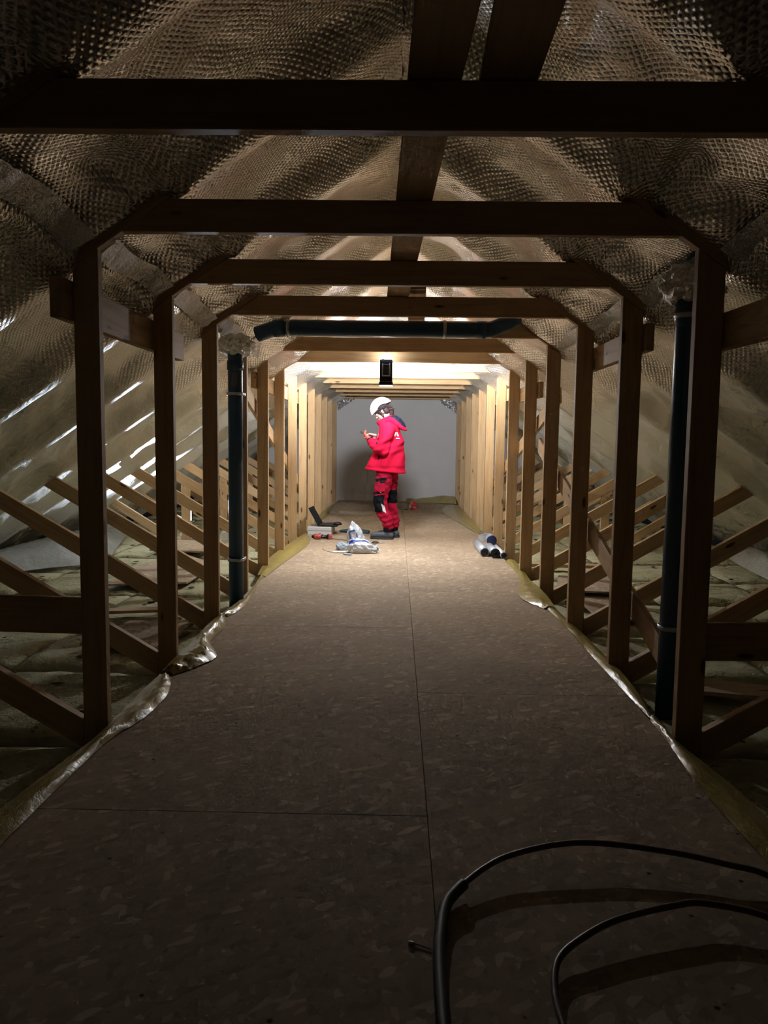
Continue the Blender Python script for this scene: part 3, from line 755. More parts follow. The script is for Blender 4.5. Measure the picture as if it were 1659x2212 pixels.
# ------------------------------------------------------------------ flexible pipes in the foreground
hz = 0.012
h1 = [(0.12, 1.15, .02), (0.112, 1.40, .018), (0.113, 1.636, .018), (0.123, 1.766, .02), (0.145, 1.879, .022), (0.195, 1.955, .028)]
h1b = [(0.185, 1.945, .027), (0.255, 2.02, .035), (0.335, 2.078, .042), (0.477, 2.128, .05), (0.615, 2.14, .05), (0.806, 2.105, .045), (0.934, 2.06, .04), (1.035, 2.02, .03), (1.06, 1.88, .02), (1.055, 1.6, .012), (0.98, 1.3, .012)]
r = empty('flexible_pipe', (0, 0, 0), 0, 'long brown flexible pipe curving over the boards at the bottom, with a black sleeve', 'pipe')
tube('pipe_run', catmull(h1b, 8), 0.0085, HOSE, r, 12)
s_ = tube('black_sleeve', catmull(h1, 8), 0.0155, RUBBER, r, 14); s_['label'] = 'thick black sleeve'
h2 = [(0.40, 1.20, .012), (0.365, 1.40, .012), (0.358, 1.50, .012), (0.362, 1.585, .014), (0.388, 1.672, .02), (0.452, 1.735, .028), (0.561, 1.805, .035), (0.72, 1.863, .038), (0.808, 1.875, .038), (0.948, 1.82, .035), (1.02, 1.68, .02), (1.04, 1.45, .012)]
o = tube('flexible_pipe', catmull(h2, 8), 0.0085, HOSE, None, 12); tag(o, 'inner loop of thin brown flexible pipe at the bottom right, without a sleeve', 'pipe')
o = tube('screw', [(0.045, 1.745, .004), (0.058, 1.742, .004), (0.060, 1.741, .0035), (0.10, 1.722, .003)], [0.0045, 0.0045, 0.0022, 0.0008], STEEL, None, 8)
tag(o, 'small loose screw on the boards beside the black sleeve', 'screw')

# ------------------------------------------------------------------ work light
wl = empty('work_light', (-0.12, 7.93, 1.76), 0, 'black portable LED work light with a clear glowing top, hanging under the seventh collar beam', 'work light')
bm = box_bm(0.128, 0.085, 0.235, 0.012, seg=2)
bmesh.ops.translate(bm, verts=bm.verts[:], vec=(0, 0, 0.155))
bm_obj('housing', bm, BLACKPL, wl, True)
box('led_head', 0.118, 0.155, 0.200, BLACKPL, wl, (0, 0.090, 0.135), bev=0.01, seg=2)
box('base', 0.140, 0.10, 0.034, BLACKPL, wl, (0, 0, 0.018), bev=0.008, seg=2)
o = box('chrome_band', 0.132, 0.09, 0.004, STEEL, wl, (0, 0, 0.037))
bm = bmesh.new()
for x in (-0.036, 0.036): box_bm(0.012, 0.02, 0.13, 0.004, bm, (x, -0.05, 0.155))
box_bm(0.084, 0.02, 0.014, 0.004, bm, (0, -0.05, 0.095))
bm_obj('handle', bm, GREYPL, wl, True)
box('recess', 0.062, 0.006, 0.10, RUBBER, wl, (0, -0.044, 0.16), bev=0.002)
V = [(-.07, -.05, .262), (.07, -.05, .262), (.07, .05, .262), (-.07, .05, .262), (-.045, -.035, .31), (.045, -.035, .31), (.045, .035, .31), (-.045, .035, .31)]
F = [(3, 2, 1, 0), (4, 5, 6, 7), (0, 1, 5, 4), (1, 2, 6, 5), (2, 3, 7, 6), (3, 0, 4, 7)]
o = mesh('glowing_top', V, F, emis('lamp_top_glow', (0.90, 0.94, 1.0), GLOW_W / (PI * 0.030)), wl); o['label'] = 'clear glowing top'
box('led_panel', 0.105, 0.004, 0.175, emis('led_panel_glow', (0.95, 0.97, 1.0), 8.0), wl, (0, 0.170, 0.135))
hook = tube('hook', [(0, 0.0, 0.31), (0, 0.0, 0.345), (0, 0.03, 0.375), (0, 0.10, 0.378), (0, 0.15, 0.372), (0, 0.21, 0.372)], 0.004, STEEL, wl, 8)
ld = bpy.data.lights.new('led', 'AREA'); ld.shape = 'RECTANGLE'; ld.size = 0.11; ld.size_y = 0.19; ld.energy = LAMP_W; ld.color = (0.88, 0.94, 1.0)
lo = bpy.data.objects.new('led', ld); link(lo, wl); lo.location = (0, 0.178, 0.135); lo.rotation_euler = (PI / 2 + 0.74, 0, 0)
ld3 = bpy.data.lights.new('base_led', 'AREA'); ld3.shape = 'RECTANGLE'; ld3.size = 0.13; ld3.size_y = 0.09; ld3.energy = DOWN_W; ld3.color = (0.88, 0.94, 1.0)
lo3 = bpy.data.objects.new('base_led', ld3); link(lo3, wl); lo3.location = (0, 0, -0.004); lo3.rotation_euler = (-0.30, 0, 0)
box('base_led_strip', 0.13, 0.09, 0.003, emis('base_led_glow', (0.95, 0.97, 1.0), 8.0), wl, (0, 0, -0.001))

# ------------------------------------------------------------------ things on the floor
# white polystyrene box with the open laptop
bx = empty('storage_box', (-0.955, 9.83, 0), -0.04, 'white flat polystyrene box on the floor, carrying the open laptop', 'box')
box('box_body', 0.30, 0.40, 0.050, WHITEBOX, bx, (0, 0, 0.026), bev=0.004)
box('lid', 0.306, 0.406, 0.052, WHITEBOX, bx, (0, 0, 0.079), bev=0.006)
lp = empty('laptop', (-0.885, 9.83, 0.106), -0.06, 'black laptop standing open on the white box', 'laptop')
box('base', 0.25, 0.36, 0.016, BLACKPL, lp, (0.03, 0, 0.009), bev=0.003)
kb = box('keyboard', 0.10, 0.30, 0.002, RUBBER, lp, (0.0, 0, 0.018)); box('touchpad', 0.06, 0.10, 0.0015, GREYPL, lp, (0.10, 0, 0.0178))
sc_ = box('screen', 0.008, 0.36, 0.245, BLACKPL, lp, (-0.150, 0, 0.125), (0, -0.52, 0), bev=0.002)
box('display', 0.001, 0.33, 0.21, plain('dark_display', (0.004, 0.004, 0.005), 0.4, spec=0.1), lp, (-0.1455, 0, 0.127), (0, -0.52, 0))
# ear muffs / mouse: a black glossy rounded mouse-like case on the laptop corner
bm = bmesh.new(); bmesh.ops.create_uvsphere(bm, u_segments=24, v_segments=14, radius=1)
for v in bm.verts:
    v.co.z = max(v.co.z, -0.25); v.co = Vector((v.co.x * 0.058, v.co.y * 0.038, (v.co.z + 0.25) * 0.034))
ms = empty('computer_mouse', (-0.742, 9.72, 0.124), 0.2, 'glossy black computer mouse on the outer end of the laptop', 'mouse')
bm_obj('shell', bm, BLACKPL, ms, True)
tube('wheel', [(-0.03, -0.004, 0.030), (-0.03, 0.004, 0.030)], 0.007, GREYPL, ms, 10)
# cordless drill lying on its side
dr = empty('cordless_drill', (-0.93, 9.22, 0), 0.03, 'red and black cordless drill lying in front of the white box', 'drill')
tube('motor_body', [(-0.055, 0, .034), (-0.045, 0, .034), (0.02, 0, .034), (0.03, 0, .034)], [0.026, 0.032, 0.031, 0.024], REDPL, dr, 18)
tube('chuck', [(-0.055, 0, .034), (-0.075, 0, .034), (-0.085, 0, .034)], [0.022, 0.020, 0.012], BLACKPL, dr, 16)
tube('drill_bit', [(-0.083, 0, .034), (-0.135, 0, .031)], 0.004, STEEL, dr, 8)
tube('grip', [(0.015, 0.00, .030), (0.05, 0.01, .028), (0.11, 0.02, .028)], [0.020, 0.019, 0.021], RUBBER, dr, 14)
box('battery', 0.055, 0.075, 0.058, REDPL, dr, (0.130, 0.02, 0.030), bev=0.006)
box('battery_cap', 0.018, 0.079, 0.060, BLACKPL, dr, (0.112, 0.02, 0.031), bev=0.004)
box('trigger', 0.02, 0.012, 0.014, BLACKPL, dr, (0.045, 0.004, 0.053), (0, 0.5, 0), bev=0.003)
box('belt_hook', 0.030, 0.006, 0.008, REDPL, dr, (0.012, 0.0, 0.071), (0, -0.6, 0), bev=0.002)
# folded dark cover / tablet sleeve
cv = empty('tablet_case', (-0.53, 9.97, 0), 0.0, 'flat dark teal case lying on the floor beside the box', 'case')
V = [(-.20, -.02), (-.14, .13), (.10, .14), (.19, .02), (.18, -.14), (-.02, -.11)]
n = 6; VV = [(x, y, 0.002) for x, y in V] + [(x * 1.02, y * 1.02, 0.022) for x, y in V] + [(x * .97, y * .97, 0.031) for x, y in V]
FF = [tuple(range(6))[::-1], tuple(range(12, 18))] + [(i + a, (i + 1) % 6 + a, (i + 1) % 6 + a + 6, i + a + 6) for i in range(6) for a in (0, 6)]
mesh('case_body', VV, FF, TEAL, cv); box('zip_pull', 0.02, 0.006, 0.004, STEEL, cv, (0.10, -0.13, 0.02), (0, 0, .4))
# crumpled plastic bags with blue print
def crumple_bag(name, c, rotz, sx, sy, sz, seed, mat, label, stripes, sub=4):
    rt_ = empty(name, c, rotz, label, 'plastic bag', 'crumpled plastic bags on the floor'); rnd = random.Random(seed)
    bm = bmesh.new(); bmesh.ops.create_icosphere(bm, subdivisions=sub, radius=1.0)
    dirs = [(Vector((rnd.gauss(0, 1), rnd.gauss(0, 1), rnd.gauss(0, 1))).normalized(), rnd.uniform(0, 6), rnd.uniform(3, 8)) for _ in range(16)]
    for v in bm.verts:
        p = v.co.copy(); s = sum(abs(math.sin(p.dot(d) * f + o)) - 0.6 for d, o, f in dirs) / 16
        r_ = 1 + 0.9 * s
        taper = 1 - 0.35 * p.x
        z = max(p.z, -0.55)
        v.co = Vector((p.x * r_ * sx, p.y * r_ * sy * taper, (z + 0.55) * r_ * sz * taper))
    body = bm_obj('bag_body', bm, mat, rt_, False)
    bv = BVHTree.FromObject(body, bpy.context.evaluated_depsgraph_get()) if False else BVHTree.FromPolygons([v.co for v in body.data.vertices], [p.vertices[:] for p in body.data.polygons])
    for pts, w_ in stripes:
        V = []; F = []; P = catmull([Vector(p) for p in pts], 6)
        Q = []
        for p in P:
            hit = bv.find_nearest(Vector(p)); Q.append((hit[0] + hit[1] * 0.003, hit[1]))
        for i, (q, nn) in enumerate(Q):
            t = (Q[min(i + 1, len(Q) - 1)][0] - Q[max(i - 1, 0)][0]); 
            if t.length < 1e-6: t = Vector((1, 0, 0))
            sd = t.normalized().cross(nn).normalized() * w_ / 2
            V += [q - sd, q + sd, q - sd + nn * 0.002, q + sd + nn * 0.002]
        for i in range(len(Q) - 1):
            a = i * 4; F += [(a + 2, a + 3, a + 7, a + 6), (a, a + 2, a + 6, a + 4), (a + 3, a + 1, a + 5, a + 7)]
        mesh('blue_print', V, F, BLUE, rt_)
    return rt_
crumple_bag('plastic_bag', (-0.345, 8.17, 0), -0.12, 0.165, 0.095, 0.085, 41, BAGMAT, 'full white plastic bag with a blue knotted corner, the nearest of the bags',
            [([(-.14, -.06, .12), (-.05, -.05, .15), (.08, -.03, .14), (.14, 0, .12)], .014), ([(-.15, -.05, .10), (-.11, -.06, .13), (-.08, -.06, .13)], .030), ([(0.15, -.02, .05), (.17, -.01, .05)], .03)])
crumple_bag('plastic_bag', (-0.44, 8.50, 0), 0.5, 0.10, 0.075, 0.165, 42, BAGMAT, 'upright crumpled white bag with blue printed frame, behind the nearest bag',
            [([(-.10, -.06, .05), (-.10, -.03, .18), (-.05, -.07, .21)], .014), ([(-.03, -.09, .18), (0, -.10, .05)], .014), ([(-.1, -.05, .04), (-.05, -.08, .03), (0.05, -.08, .03)], .014)])
crumple_bag('plastic_bag', (-0.57, 8.36, 0), 0.1, 0.075, 0.05, 0.05, 43, PACKMAT, 'small pale blue crumpled packaging left of the bags', [])
for i, (x, y, a, l) in enumerate(((-0.60, 8.14, .15, 'white folded paper strip on the floor left of the nearest bag'), (-0.50, 7.99, -.35, 'grey blue folded packet on the floor in front of the bags'))):
    o = box('packet', 0.13 if i == 0 else 0.09, 0.05, 0.014, WHITECARD if i == 0 else PACKMAT, None, (x, y, 0.008), (0, 0, a), bev=0.004); tag(o, l, 'packet')
# pliers / scissors: oval handle and point
sp = empty('scissors', (-0.24, 8.95, 0), 0.05, 'small scissors lying beside the bags, their dark oval handle nearest', 'scissors')
tube('handle', [(math.cos(t) * .035, math.sin(t) * .055, .009) for t in [2 * PI * i / 20 for i in range(21)]], 0.006, RUBBER, sp, 8)
tube('blade', [(0.035, 0, .007), (.07, .0, .006), (.12, .002, .004)], [0.006, 0.005, 0.001], STEEL, sp, 8)
# thin wire and rod on the floor
o = tube('wire', catmull([(-0.82, 8.62, .004), (-0.80, 8.38, .004), (-0.72, 8.20, .004), (-0.60, 8.10, .004), (-0.5, 8.06, .004)], 6), 0.0022, GREYPL, None, 6); tag(o, 'thin grey wire curving over the floor left of the bags', 'wire')
o = tube('rod', [(-0.79, 9.28, .006), (-0.40, 8.98, .006)], 0.005, GREYPL, None, 8); tag(o, 'thin grey rod lying between the drill and the bags', 'rod')
# small red and white carton near the wall
rb = empty('carton', (0.30, 13.45, 0), 0.35, 'small open red and white carton on the floor near the end wall', 'carton')
box('carton_body', 0.10, 0.10, 0.085, REDCARD, rb, (0, 0, 0.044), bev=0.002)
box('white_side', 0.002, 0.088, 0.075, WHITECARD, rb, (-0.051, 0, 0.044)); box('white_print', 0.055, 0.002, 0.022, WHITECARD, rb, (0.0, -0.051, 0.045))
box('flap', 0.10, 0.055, 0.002, REDCARD, rb, (0, 0.0, 0.105), (0.9, 0, 0))
o = tube('stick', [(0.13, 13.42, .006), (0.20, 13.40, .006)], 0.006, plain('dark_stick', (0.05, 0.03, 0.02), 0.7), None, 8); tag(o, 'short dark stick left of the red carton', 'stick')

# bundle of tubes by the right posts
def cart(name, a, b, r, mat, cap, label, capmat=RUBBER, nozzle=False):
    a, b = Vector(a), Vector(b); rt_ = empty(name, a, 0, label, 'tube', 'silver tubes lying by the right posts'); d = (b - a); u = d.normalized()
    tube('tube_body', [Vector((0, 0, 0)), d], r, mat, rt_, 28)
    tube('end_ring', [d - u * .03, d + u * 0.004], r * 1.06, mat, rt_, 28)
    tube('end_cap', [d + u * .003, d + u * .016, d + u * .02], [r * cap, r * cap, r * cap * .85], capmat, rt_, 24)
    if nozzle: tube('cap_hole', [d + u * .019, d + u * .022], r * 0.4, BLACKPL, rt_, 16)
    return rt_
cart('silver_tube', (0.930, 8.72, .048), (0.935, 8.02, .048), 0.047, TUBEMAT, 0.90, 'left one of the three silver tubes, closed by a domed dark cap')
cart('silver_tube', (1.030, 8.40, .052), (1.035, 7.92, .052), 0.045, TUBEMAT, 1.14, 'middle one of the three silver tubes, with the widest black cap', nozzle=True)
cart('silver_tube', (1.105, 9.05, .101), (1.105, 8.72, .101), 0.030, TUBEMAT, 1.0, 'slim silver tube lying on top behind the other tubes')
cart('silver_tube', (1.068, 8.68, .118), (1.062, 8.46, .118), 0.050, TUBEMAT, 1.12, 'short silver tube with a navy ring, on top of the middle tube', plain('navy_cap', (0.02, 0.025, 0.09), 0.4))
cart('silver_tube', (1.10, 8.95, .036), (1.12, 7.90, .036), 0.034, TUBEMAT, 0.86, 'rightmost slim silver tube with an open black end')
rg = empty('tin_ring', (1.08, 9.30, 0.0), 0.1, 'open pale metal ring duct standing behind the silver tubes', 'duct')
bm = bmesh.new(); n = 32
for i in range(n):
    pass
vs = [[bm.verts.new((math.cos(2 * PI * i / n) * rr, math.sin(2 * PI * i / n) * rr, z)) for rr, z in ((.075, .001), (.075, .085), (.071, .085), (.071, .001))] for i in range(n)]
for i in range(n):
    p, q = vs[i], vs[(i + 1) % n]
    for j in range(4): bm.faces.new((p[j], q[j], q[(j + 1) % 4], p[(j + 1) % 4]))
bm_obj('duct_wall', bm, TUBEMAT, rg, False); tube('rim', [(math.cos(t) * .075, math.sin(t) * .075, .085) for t in [2 * PI * i / 32 for i in range(33)]], 0.004, STEEL, rg, 8)

# ------------------------------------------------------------------ the person
# local frame: +x the way she faces, +y her left side (towards the viewer), z up
def capsule(bm, a, b, ra, rb, n=18):
    a, b = Vector(a), Vector(b); d = b - a; L = d.length
    u = d.normalized() if L > 1e-6 else Vector((0, 0, 1))
    rings = []
    for k in range(5): 
        t = -PI / 2 + PI / 2 * k / 5; rings.append((a + u * ra * math.sin(t), max(ra * math.cos(t), 1e-4)))
    rings.append((a, ra)); rings.append((b, rb))
    for k in range(1, 6):
        t = PI / 2 * k / 5; rings.append((b + u * rb * math.sin(t), max(rb * math.cos(t), 1e-4)))
    x = u.orthogonal().normalized(); y = u.cross(x); prev = None
    for c, r in rings:
        ring = [bm.verts.new(c + (x * math.cos(2 * PI * i / n) + y * math.sin(2 * PI * i / n)) * r) for i in range(n)]
        if prev is None: bm.faces.new(ring[::-1])
        else:
            for i in range(n): bm.faces.new((prev[i], prev[(i + 1) % n], ring[(i + 1) % n], ring[i]))
        prev = ring
    bm.faces.new(prev)

def chain(bm, pts):
    for (p, r), (q, s) in zip(pts[:-1], pts[1:]): capsule(bm, p, q, r, s)

def ell(bm, c, r, R=None, n=24):
    nb = bmesh.new(); bmesh.ops.create_uvsphere(nb, u_segments=n, v_segments=n // 2, radius=1)
    for v in nb.verts: v.co = Vector((v.co.x * r[0], v.co.y * r[1], v.co.z * r[2]))
    nb.transform(Matrix.Translation(c) @ (R.to_4x4() if R is not None else Matrix()))
    me = bpy.data.meshes.new('t'); nb.to_mesh(me); nb.free(); bm.from_mesh(me); bpy.data.meshes.remove(me)

def loft(bm, rings, n=36):
    """rings: (center, half x, half y, tilt about y)"""
    prev = None
    for c, hx, hy, tilt in rings:
        R = Matrix.Rotation(tilt, 3, 'Y'); c = Vector(c)
        ring = [bm.verts.new(c + R @ Vector((hx * math.cos(2 * PI * i / n), hy * math.sin(2 * PI * i / n), 0))) for i in range(n)]
        if prev is None: bm.faces.new(ring[::-1])
        else:
            for i in range(n): bm.faces.new((prev[i], prev[(i + 1) % n], ring[(i + 1) % n], ring[i]))
        prev = ring
    bm.faces.new(prev)

def fuse(name, bm, voxel, mats, parent, smooth_n=4, fac=0.5, pre=None):
    """union the closed pieces into one continuous skin"""
    me = bpy.data.meshes.new(name); bm.to_mesh(me); bm.free()
    o = bpy.data.objects.new(name + '_raw', me); COL.objects.link(o)
    r = o.modifiers.new('r', 'REMESH'); r.mode = 'VOXEL'; r.voxel_size = voxel
    s = o.modifiers.new('s', 'SMOOTH'); s.factor = fac; s.iterations = smooth_n
    dg = bpy.context.evaluated_depsgraph_get(); dg.update()
    m2 = bpy.data.meshes.new_from_object(o.evaluated_get(dg)); m2.name = name
    bpy.data.objects.remove(o); bpy.data.meshes.remove(me)
    m2.materials.clear()
    for q in mats: m2.materials.append(q)
    m2.polygons.foreach_set('use_smooth', [True] * len(m2.polygons))
    if pre: pre(m2)
    ob = bpy.data.objects.new(name, m2); link(ob, parent); return ob

def nco(m2):
    a = np.empty(len(m2.vertices) * 3); m2.vertices.foreach_get('co', a); return a.reshape(-1, 3)
def put(m2, a): m2.vertices.foreach_set('co', a.ravel()); m2.update()

PX_, PY_ = -0.128, 9.42
per = empty('person', (PX_, PY_, 0), PI - 0.17, 'person in white helmet, red hooded jacket and work trousers looking down at a phone', 'person')
HC = Vector((0.055, 0.0, 1.552)); TILT = math.radians(37)
HR = Matrix.Rotation(TILT, 3, 'Y')            # head frame: x forward (face), z crown
def H(x, y, z): return HC + HR @ Vector((x, y, z))

def hand(bm, wrist, palm_c, fdir, pdir, side, scale=1.0, curl=0.9, grow=0.0):
    """palm, four bent fingers of unequal length, and a thumb from the palm's side. fdir finger direction, pdir palm normal (towards the grip)"""
    f = Vector(fdir).normalized(); p = Vector(pdir); p = (p - f * p.dot(f)).normalized(); s = f.cross(p) * side
    w_, pc = Vector(wrist), Vector(palm_c)
    capsule(bm, w_, pc - f * 0.03, 0.026 + grow, 0.024 + grow)
    for q in (-0.026, -0.009, 0.009, 0.026):
        capsule(bm, pc - f * 0.035 + s * q * 0.7, pc + f * 0.035 + s * q, 0.016 + grow, 0.0125 + grow, 12)
    for i, (q, L) in enumerate(((-0.029, 0.060), (-0.010, 0.074), (0.010, 0.078), (0.029, 0.070))):
        a = pc + f * 0.040 + s * q
        c1, c2 = curl * 0.55, curl * 1.45
        b = a + (f * math.cos(c1) + p * math.sin(c1)) * L * 0.5
        c = b + (f * math.cos(c2) + p * math.sin(c2)) * L * 0.5
        capsule(bm, a, b, 0.0095 + grow, 0.0088 + grow, 10); capsule(bm, b, c, 0.0088 + grow, 0.0075 + grow, 10)
    a = pc - f * 0.022 + s * 0.026; b = a + (s * 0.7 + f * 0.55 + p * 0.5).normalized() * 0.038; c = b + (f * 0.7 + p * 0.55 - s * 0.1).normalized() * 0.032
    capsule(bm, a, b, 0.0125 + grow, 0.0105 + grow, 10); capsule(bm, b, c, 0.0105 + grow, 0.0088 + grow, 10)

# joints
shL, elL, wrL = Vector((-0.050, 0.185, 1.345)), Vector((0.005, 0.235, 1.085)), Vector((0.178, 0.085, 1.185))
shR, elR, wrR = Vector((-0.030, -0.185, 1.345)), Vector((0.025, -0.235, 1.10)), Vector((0.165, -0.05, 1.215))
hipL, knL, anL = Vector((-0.02, 0.085, 0.88)), Vector((0.050, 0.10, 0.47)), Vector((-0.045, 0.095, 0.09))
hipR, knR, anR = Vector((-0.03, -0.085, 0.88)), Vector((-0.040, -0.09, 0.48)), Vector((-0.085, -0.10, 0.09))
palmL = Vector((0.232, 0.03, 1.232)); palmR = Vector((0.175, -0.005, 1.268))
fL = Vector((0.75, -0.40, 0.55)); nL = Vector((-0.3, -0.7, 0.65))
fR = Vector((0.72, 0.25, 0.15)); nR = Vector((0.3, 0.25, -0.9))

bm = bmesh.new()
chain(bm, [((-0.02, 0, 0.90), 0.125), ((-0.03, 0, 1.05), 0.12), ((-0.035, 0, 1.22), 0.13), ((-0.04, 0, 1.33), 0.12)])
for q in (-1, 1): capsule(bm, (-0.035, q * 0.07, 1.24), (-0.04, q * 0.14, 1.34), 0.10, 0.065); capsule(bm, (-0.02, q * 0.05, 0.93), (-0.02, q * 0.08, 0.88), 0.10, 0.095)
chain(bm, [((-0.045, 0, 1.36), 0.065), ((-0.005, 0, 1.45), 0.052), (tuple(H(-0.03, 0, -0.04)), 0.055)])
chain(bm, [(shL, 0.058), (shL.lerp(elL, .5), 0.050), (elL, 0.040), (elL.lerp(wrL, .4), 0.038), (wrL, 0.026)])
chain(bm, [(shR, 0.058), (shR.lerp(elR, .5), 0.050), (elR, 0.040), (elR.lerp(wrR, .4), 0.038), (wrR, 0.026)])
for h_, k_, a_ in ((hipL, knL, anL), (hipR, knR, anR)):
    chain(bm, [(h_, 0.090), (h_.lerp(k_, .5), 0.075), (k_, 0.055), (k_.lerp(a_, .3), 0.054), (a_, 0.038)])
    chain(bm, [(a_ + Vector((-0.03, 0, -0.045)), 0.035), (a_ + Vector((0.08, 0, -0.05)), 0.033), (a_ + Vector((0.15, 0, -0.06)), 0.025)])
hand(bm, wrL, palmL, fL, nL, 1, curl=0.8)
hand(bm, wrR, palmR, fR, nR, -1, curl=0.9)
# head: cranium, face wedge, jaw, nose, brow, lips, ears
ell(bm, H(-0.012, 0, 0.022), (0.094, 0.074, 0.092), HR)
ell(bm, H(0.022, 0, -0.030), (0.066, 0.062, 0.080), HR)
ell(bm, H(0.045, 0, -0.075), (0.040, 0.044, 0.034), HR)
for q in (-1, 1):
    ell(bm, H(0.052, q * 0.034, -0.032), (0.026, 0.022, 0.020), HR)      # cheek
    ell(bm, H(0.074, q * 0.030, 0.018), (0.014, 0.022, 0.008), HR)       # brow
    ell(bm, H(-0.012, q * 0.074, -0.012), (0.016, 0.008, 0.030), HR)     # ear
    capsule(bm, H(-0.018, q * 0.078, 0.008), H(-0.016, q * 0.076, -0.028), 0.006, 0.005, 8)
capsule(bm, H(0.084, 0, 0.010), H(0.103, 0, -0.022), 0.007, 0.010, 12)
for q in (-1, 1): ell(bm, H(0.096, q * 0.010, -0.028), (0.009, 0.007, 0.006), HR, 12)
ell(bm, H(0.083, 0, -0.050), (0.011, 0.022, 0.006), HR, 16); ell(bm, H(0.080, 0, -0.061), (0.011, 0.019, 0.006), HR, 16)
ell(bm, H(0.072, 0, -0.086), (0.018, 0.020, 0.016), HR, 16)
body = fuse('body', bm, 0.0055, [SKIN], per, 2, 0.5)
EYE = plain('eye_white', (0.70, 0.68, 0.66), 0.3); IRIS = plain('dark_iris', (0.03, 0.02, 0.015), 0.2)
for q in (-1, 1):
    e = bmesh.new(); ell(e, H(0.073, q * 0.030, 0.002), (0.013, 0.013, 0.011), HR, 16); bm_obj('eye', e, EYE, per, True)
    e = bmesh.new(); ell(e, H(0.0835, q * 0.031, -0.002), (0.0045, 0.006, 0.006), HR, 12); bm_obj('iris', e, IRIS, per, True)
    e = bmesh.new(); chain(e, [(H(0.083, q * 0.014, 0.022), 0.003), (H(0.085, q * 0.030, 0.026), 0.0035), (H(0.074, q * 0.046, 0.022), 0.0025)]); bm_obj('eyebrow', e, HAIR, per, True)
e = bmesh.new(); ell(e, H(0.088, 0, -0.054), (0.008, 0.020, 0.007), HR, 16); bm_obj('lips', e, plain('lips', (0.42, 0.13, 0.12), 0.5), per, True)

# hair under the helmet, gathered at the nape
bm = bmesh.new()
ell(bm, H(-0.026, 0, 0.020), (0.092, 0.082, 0.088), HR)
for q in (-1, 1):
    ell(bm, H(-0.048, q * 0.050, -0.020), (0.040, 0.034, 0.050), HR)
    chain(bm, [(H(0.030, q * 0.072, 0.020), 0.010), (H(0.018, q * 0.078, -0.012), 0.007), (H(0.006, q * 0.074, -0.050), 0.004)])
chain(bm, [(H(-0.080, 0, -0.010), 0.040), (H(-0.085, 0, -0.055), 0.042), (H(-0.070, 0, -0.085), 0.036)])
for i in range(14):
    rnd = random.Random(i); a = H(-0.09 + rnd.uniform(-.02, .02), rnd.uniform(-.06, .06), rnd.uniform(-.05, 0.01))
    capsule(bm, a, a + HR @ Vector((-0.035, rnd.uniform(-.02, .02), rnd.uniform(-.03, .02))), 0.012, 0.004, 8)
fuse('hair', bm, 0.005, [HAIR], per, 1)

# helmet shell with a rim that rises over the ear, and its chin straps
def helmet():
    bm = bmesh.new(); n = 48; rows = 16; C0 = H(-0.012, 0, 0.022)
    def rim(phi):            # phi 0 = front, pi = back ; height of the rim in the head frame
        c = math.cos(phi)
        base = 0.005 if c > 0 else -0.002
        return 0.012 + 0.030 * math.exp(-((abs(phi) - 1.75) / 0.42) ** 2) - 0.006 * max(0, c) ** 4
    for layer, k in ((0, 1.0), (1, 0.955)):
        grid = []
        for j in range(rows + 1):
            row = []
            for i in range(n):
                phi = -PI + 2 * PI * i / n
                rz = rim(phi); t = j / rows
                z0 = rz; th0 = math.asin(max(-.5, min(.9, z0 / 0.150)))
                th = th0 + (PI / 2 - th0) * t
                ax = 0.148 if math.cos(phi) > 0 else 0.150
                x = math.cos(th) * math.cos(phi) * ax; y = math.cos(th) * math.sin(phi) * 0.118; z = math.sin(th) * 0.150
                row.append(bm.verts.new(C0 + HR @ Vector((x * k, y * k, z * k + (0.003 if layer else 0)))) )
            grid.append(row)
        for j in range(rows):
            for i in range(n):
                a, b, c, d = grid[j][i], grid[j][(i + 1) % n], grid[j + 1][(i + 1) % n], grid[j + 1][i]
                try: bm.faces.new((a, b, c, d) if layer == 0 else (d, c, b, a))
                except ValueError: pass
        if layer == 0: outer_rim = grid[0]
        else:
            for i in range(n): bm.faces.new((outer_rim[i], grid[0][i], grid[0][(i + 1) % n], outer_rim[(i + 1) % n]))
    bmesh.ops.remove_doubles(bm, verts=bm.verts[:], dist=1e-5)
    h = bm_obj('helmet', bm, HELMET, per, True)
    for q in (-1, 1):
        for x0 in (0.045, -0.055):
            tube('strap', [H(x0, q * 0.086, 0.020), H(0.01 + x0 * .3, q * 0.083, -0.03), H(0.018, q * 0.060, -0.080)], 0.0045, BLACK_T, h, 8)
    e = bmesh.new(); chain(e, [(H(0.075, 0.07, 0.022), 0.010), (H(0.02, 0.092, 0.028), 0.011), (H(-0.05, 0.088, 0.018), 0.012), (H(-0.105, 0.03, 0.0), 0.013), (H(-0.105, -0.03, 0.0), 0.013), (H(-0.05, -0.088, 0.018), 0.012), (H(0.02, -0.092, 0.028), 0.011), (H(0.075, -0.07, 0.022), 0.010)])
    bm_obj('headband', e, BLACK_T, h, True)
helmet()

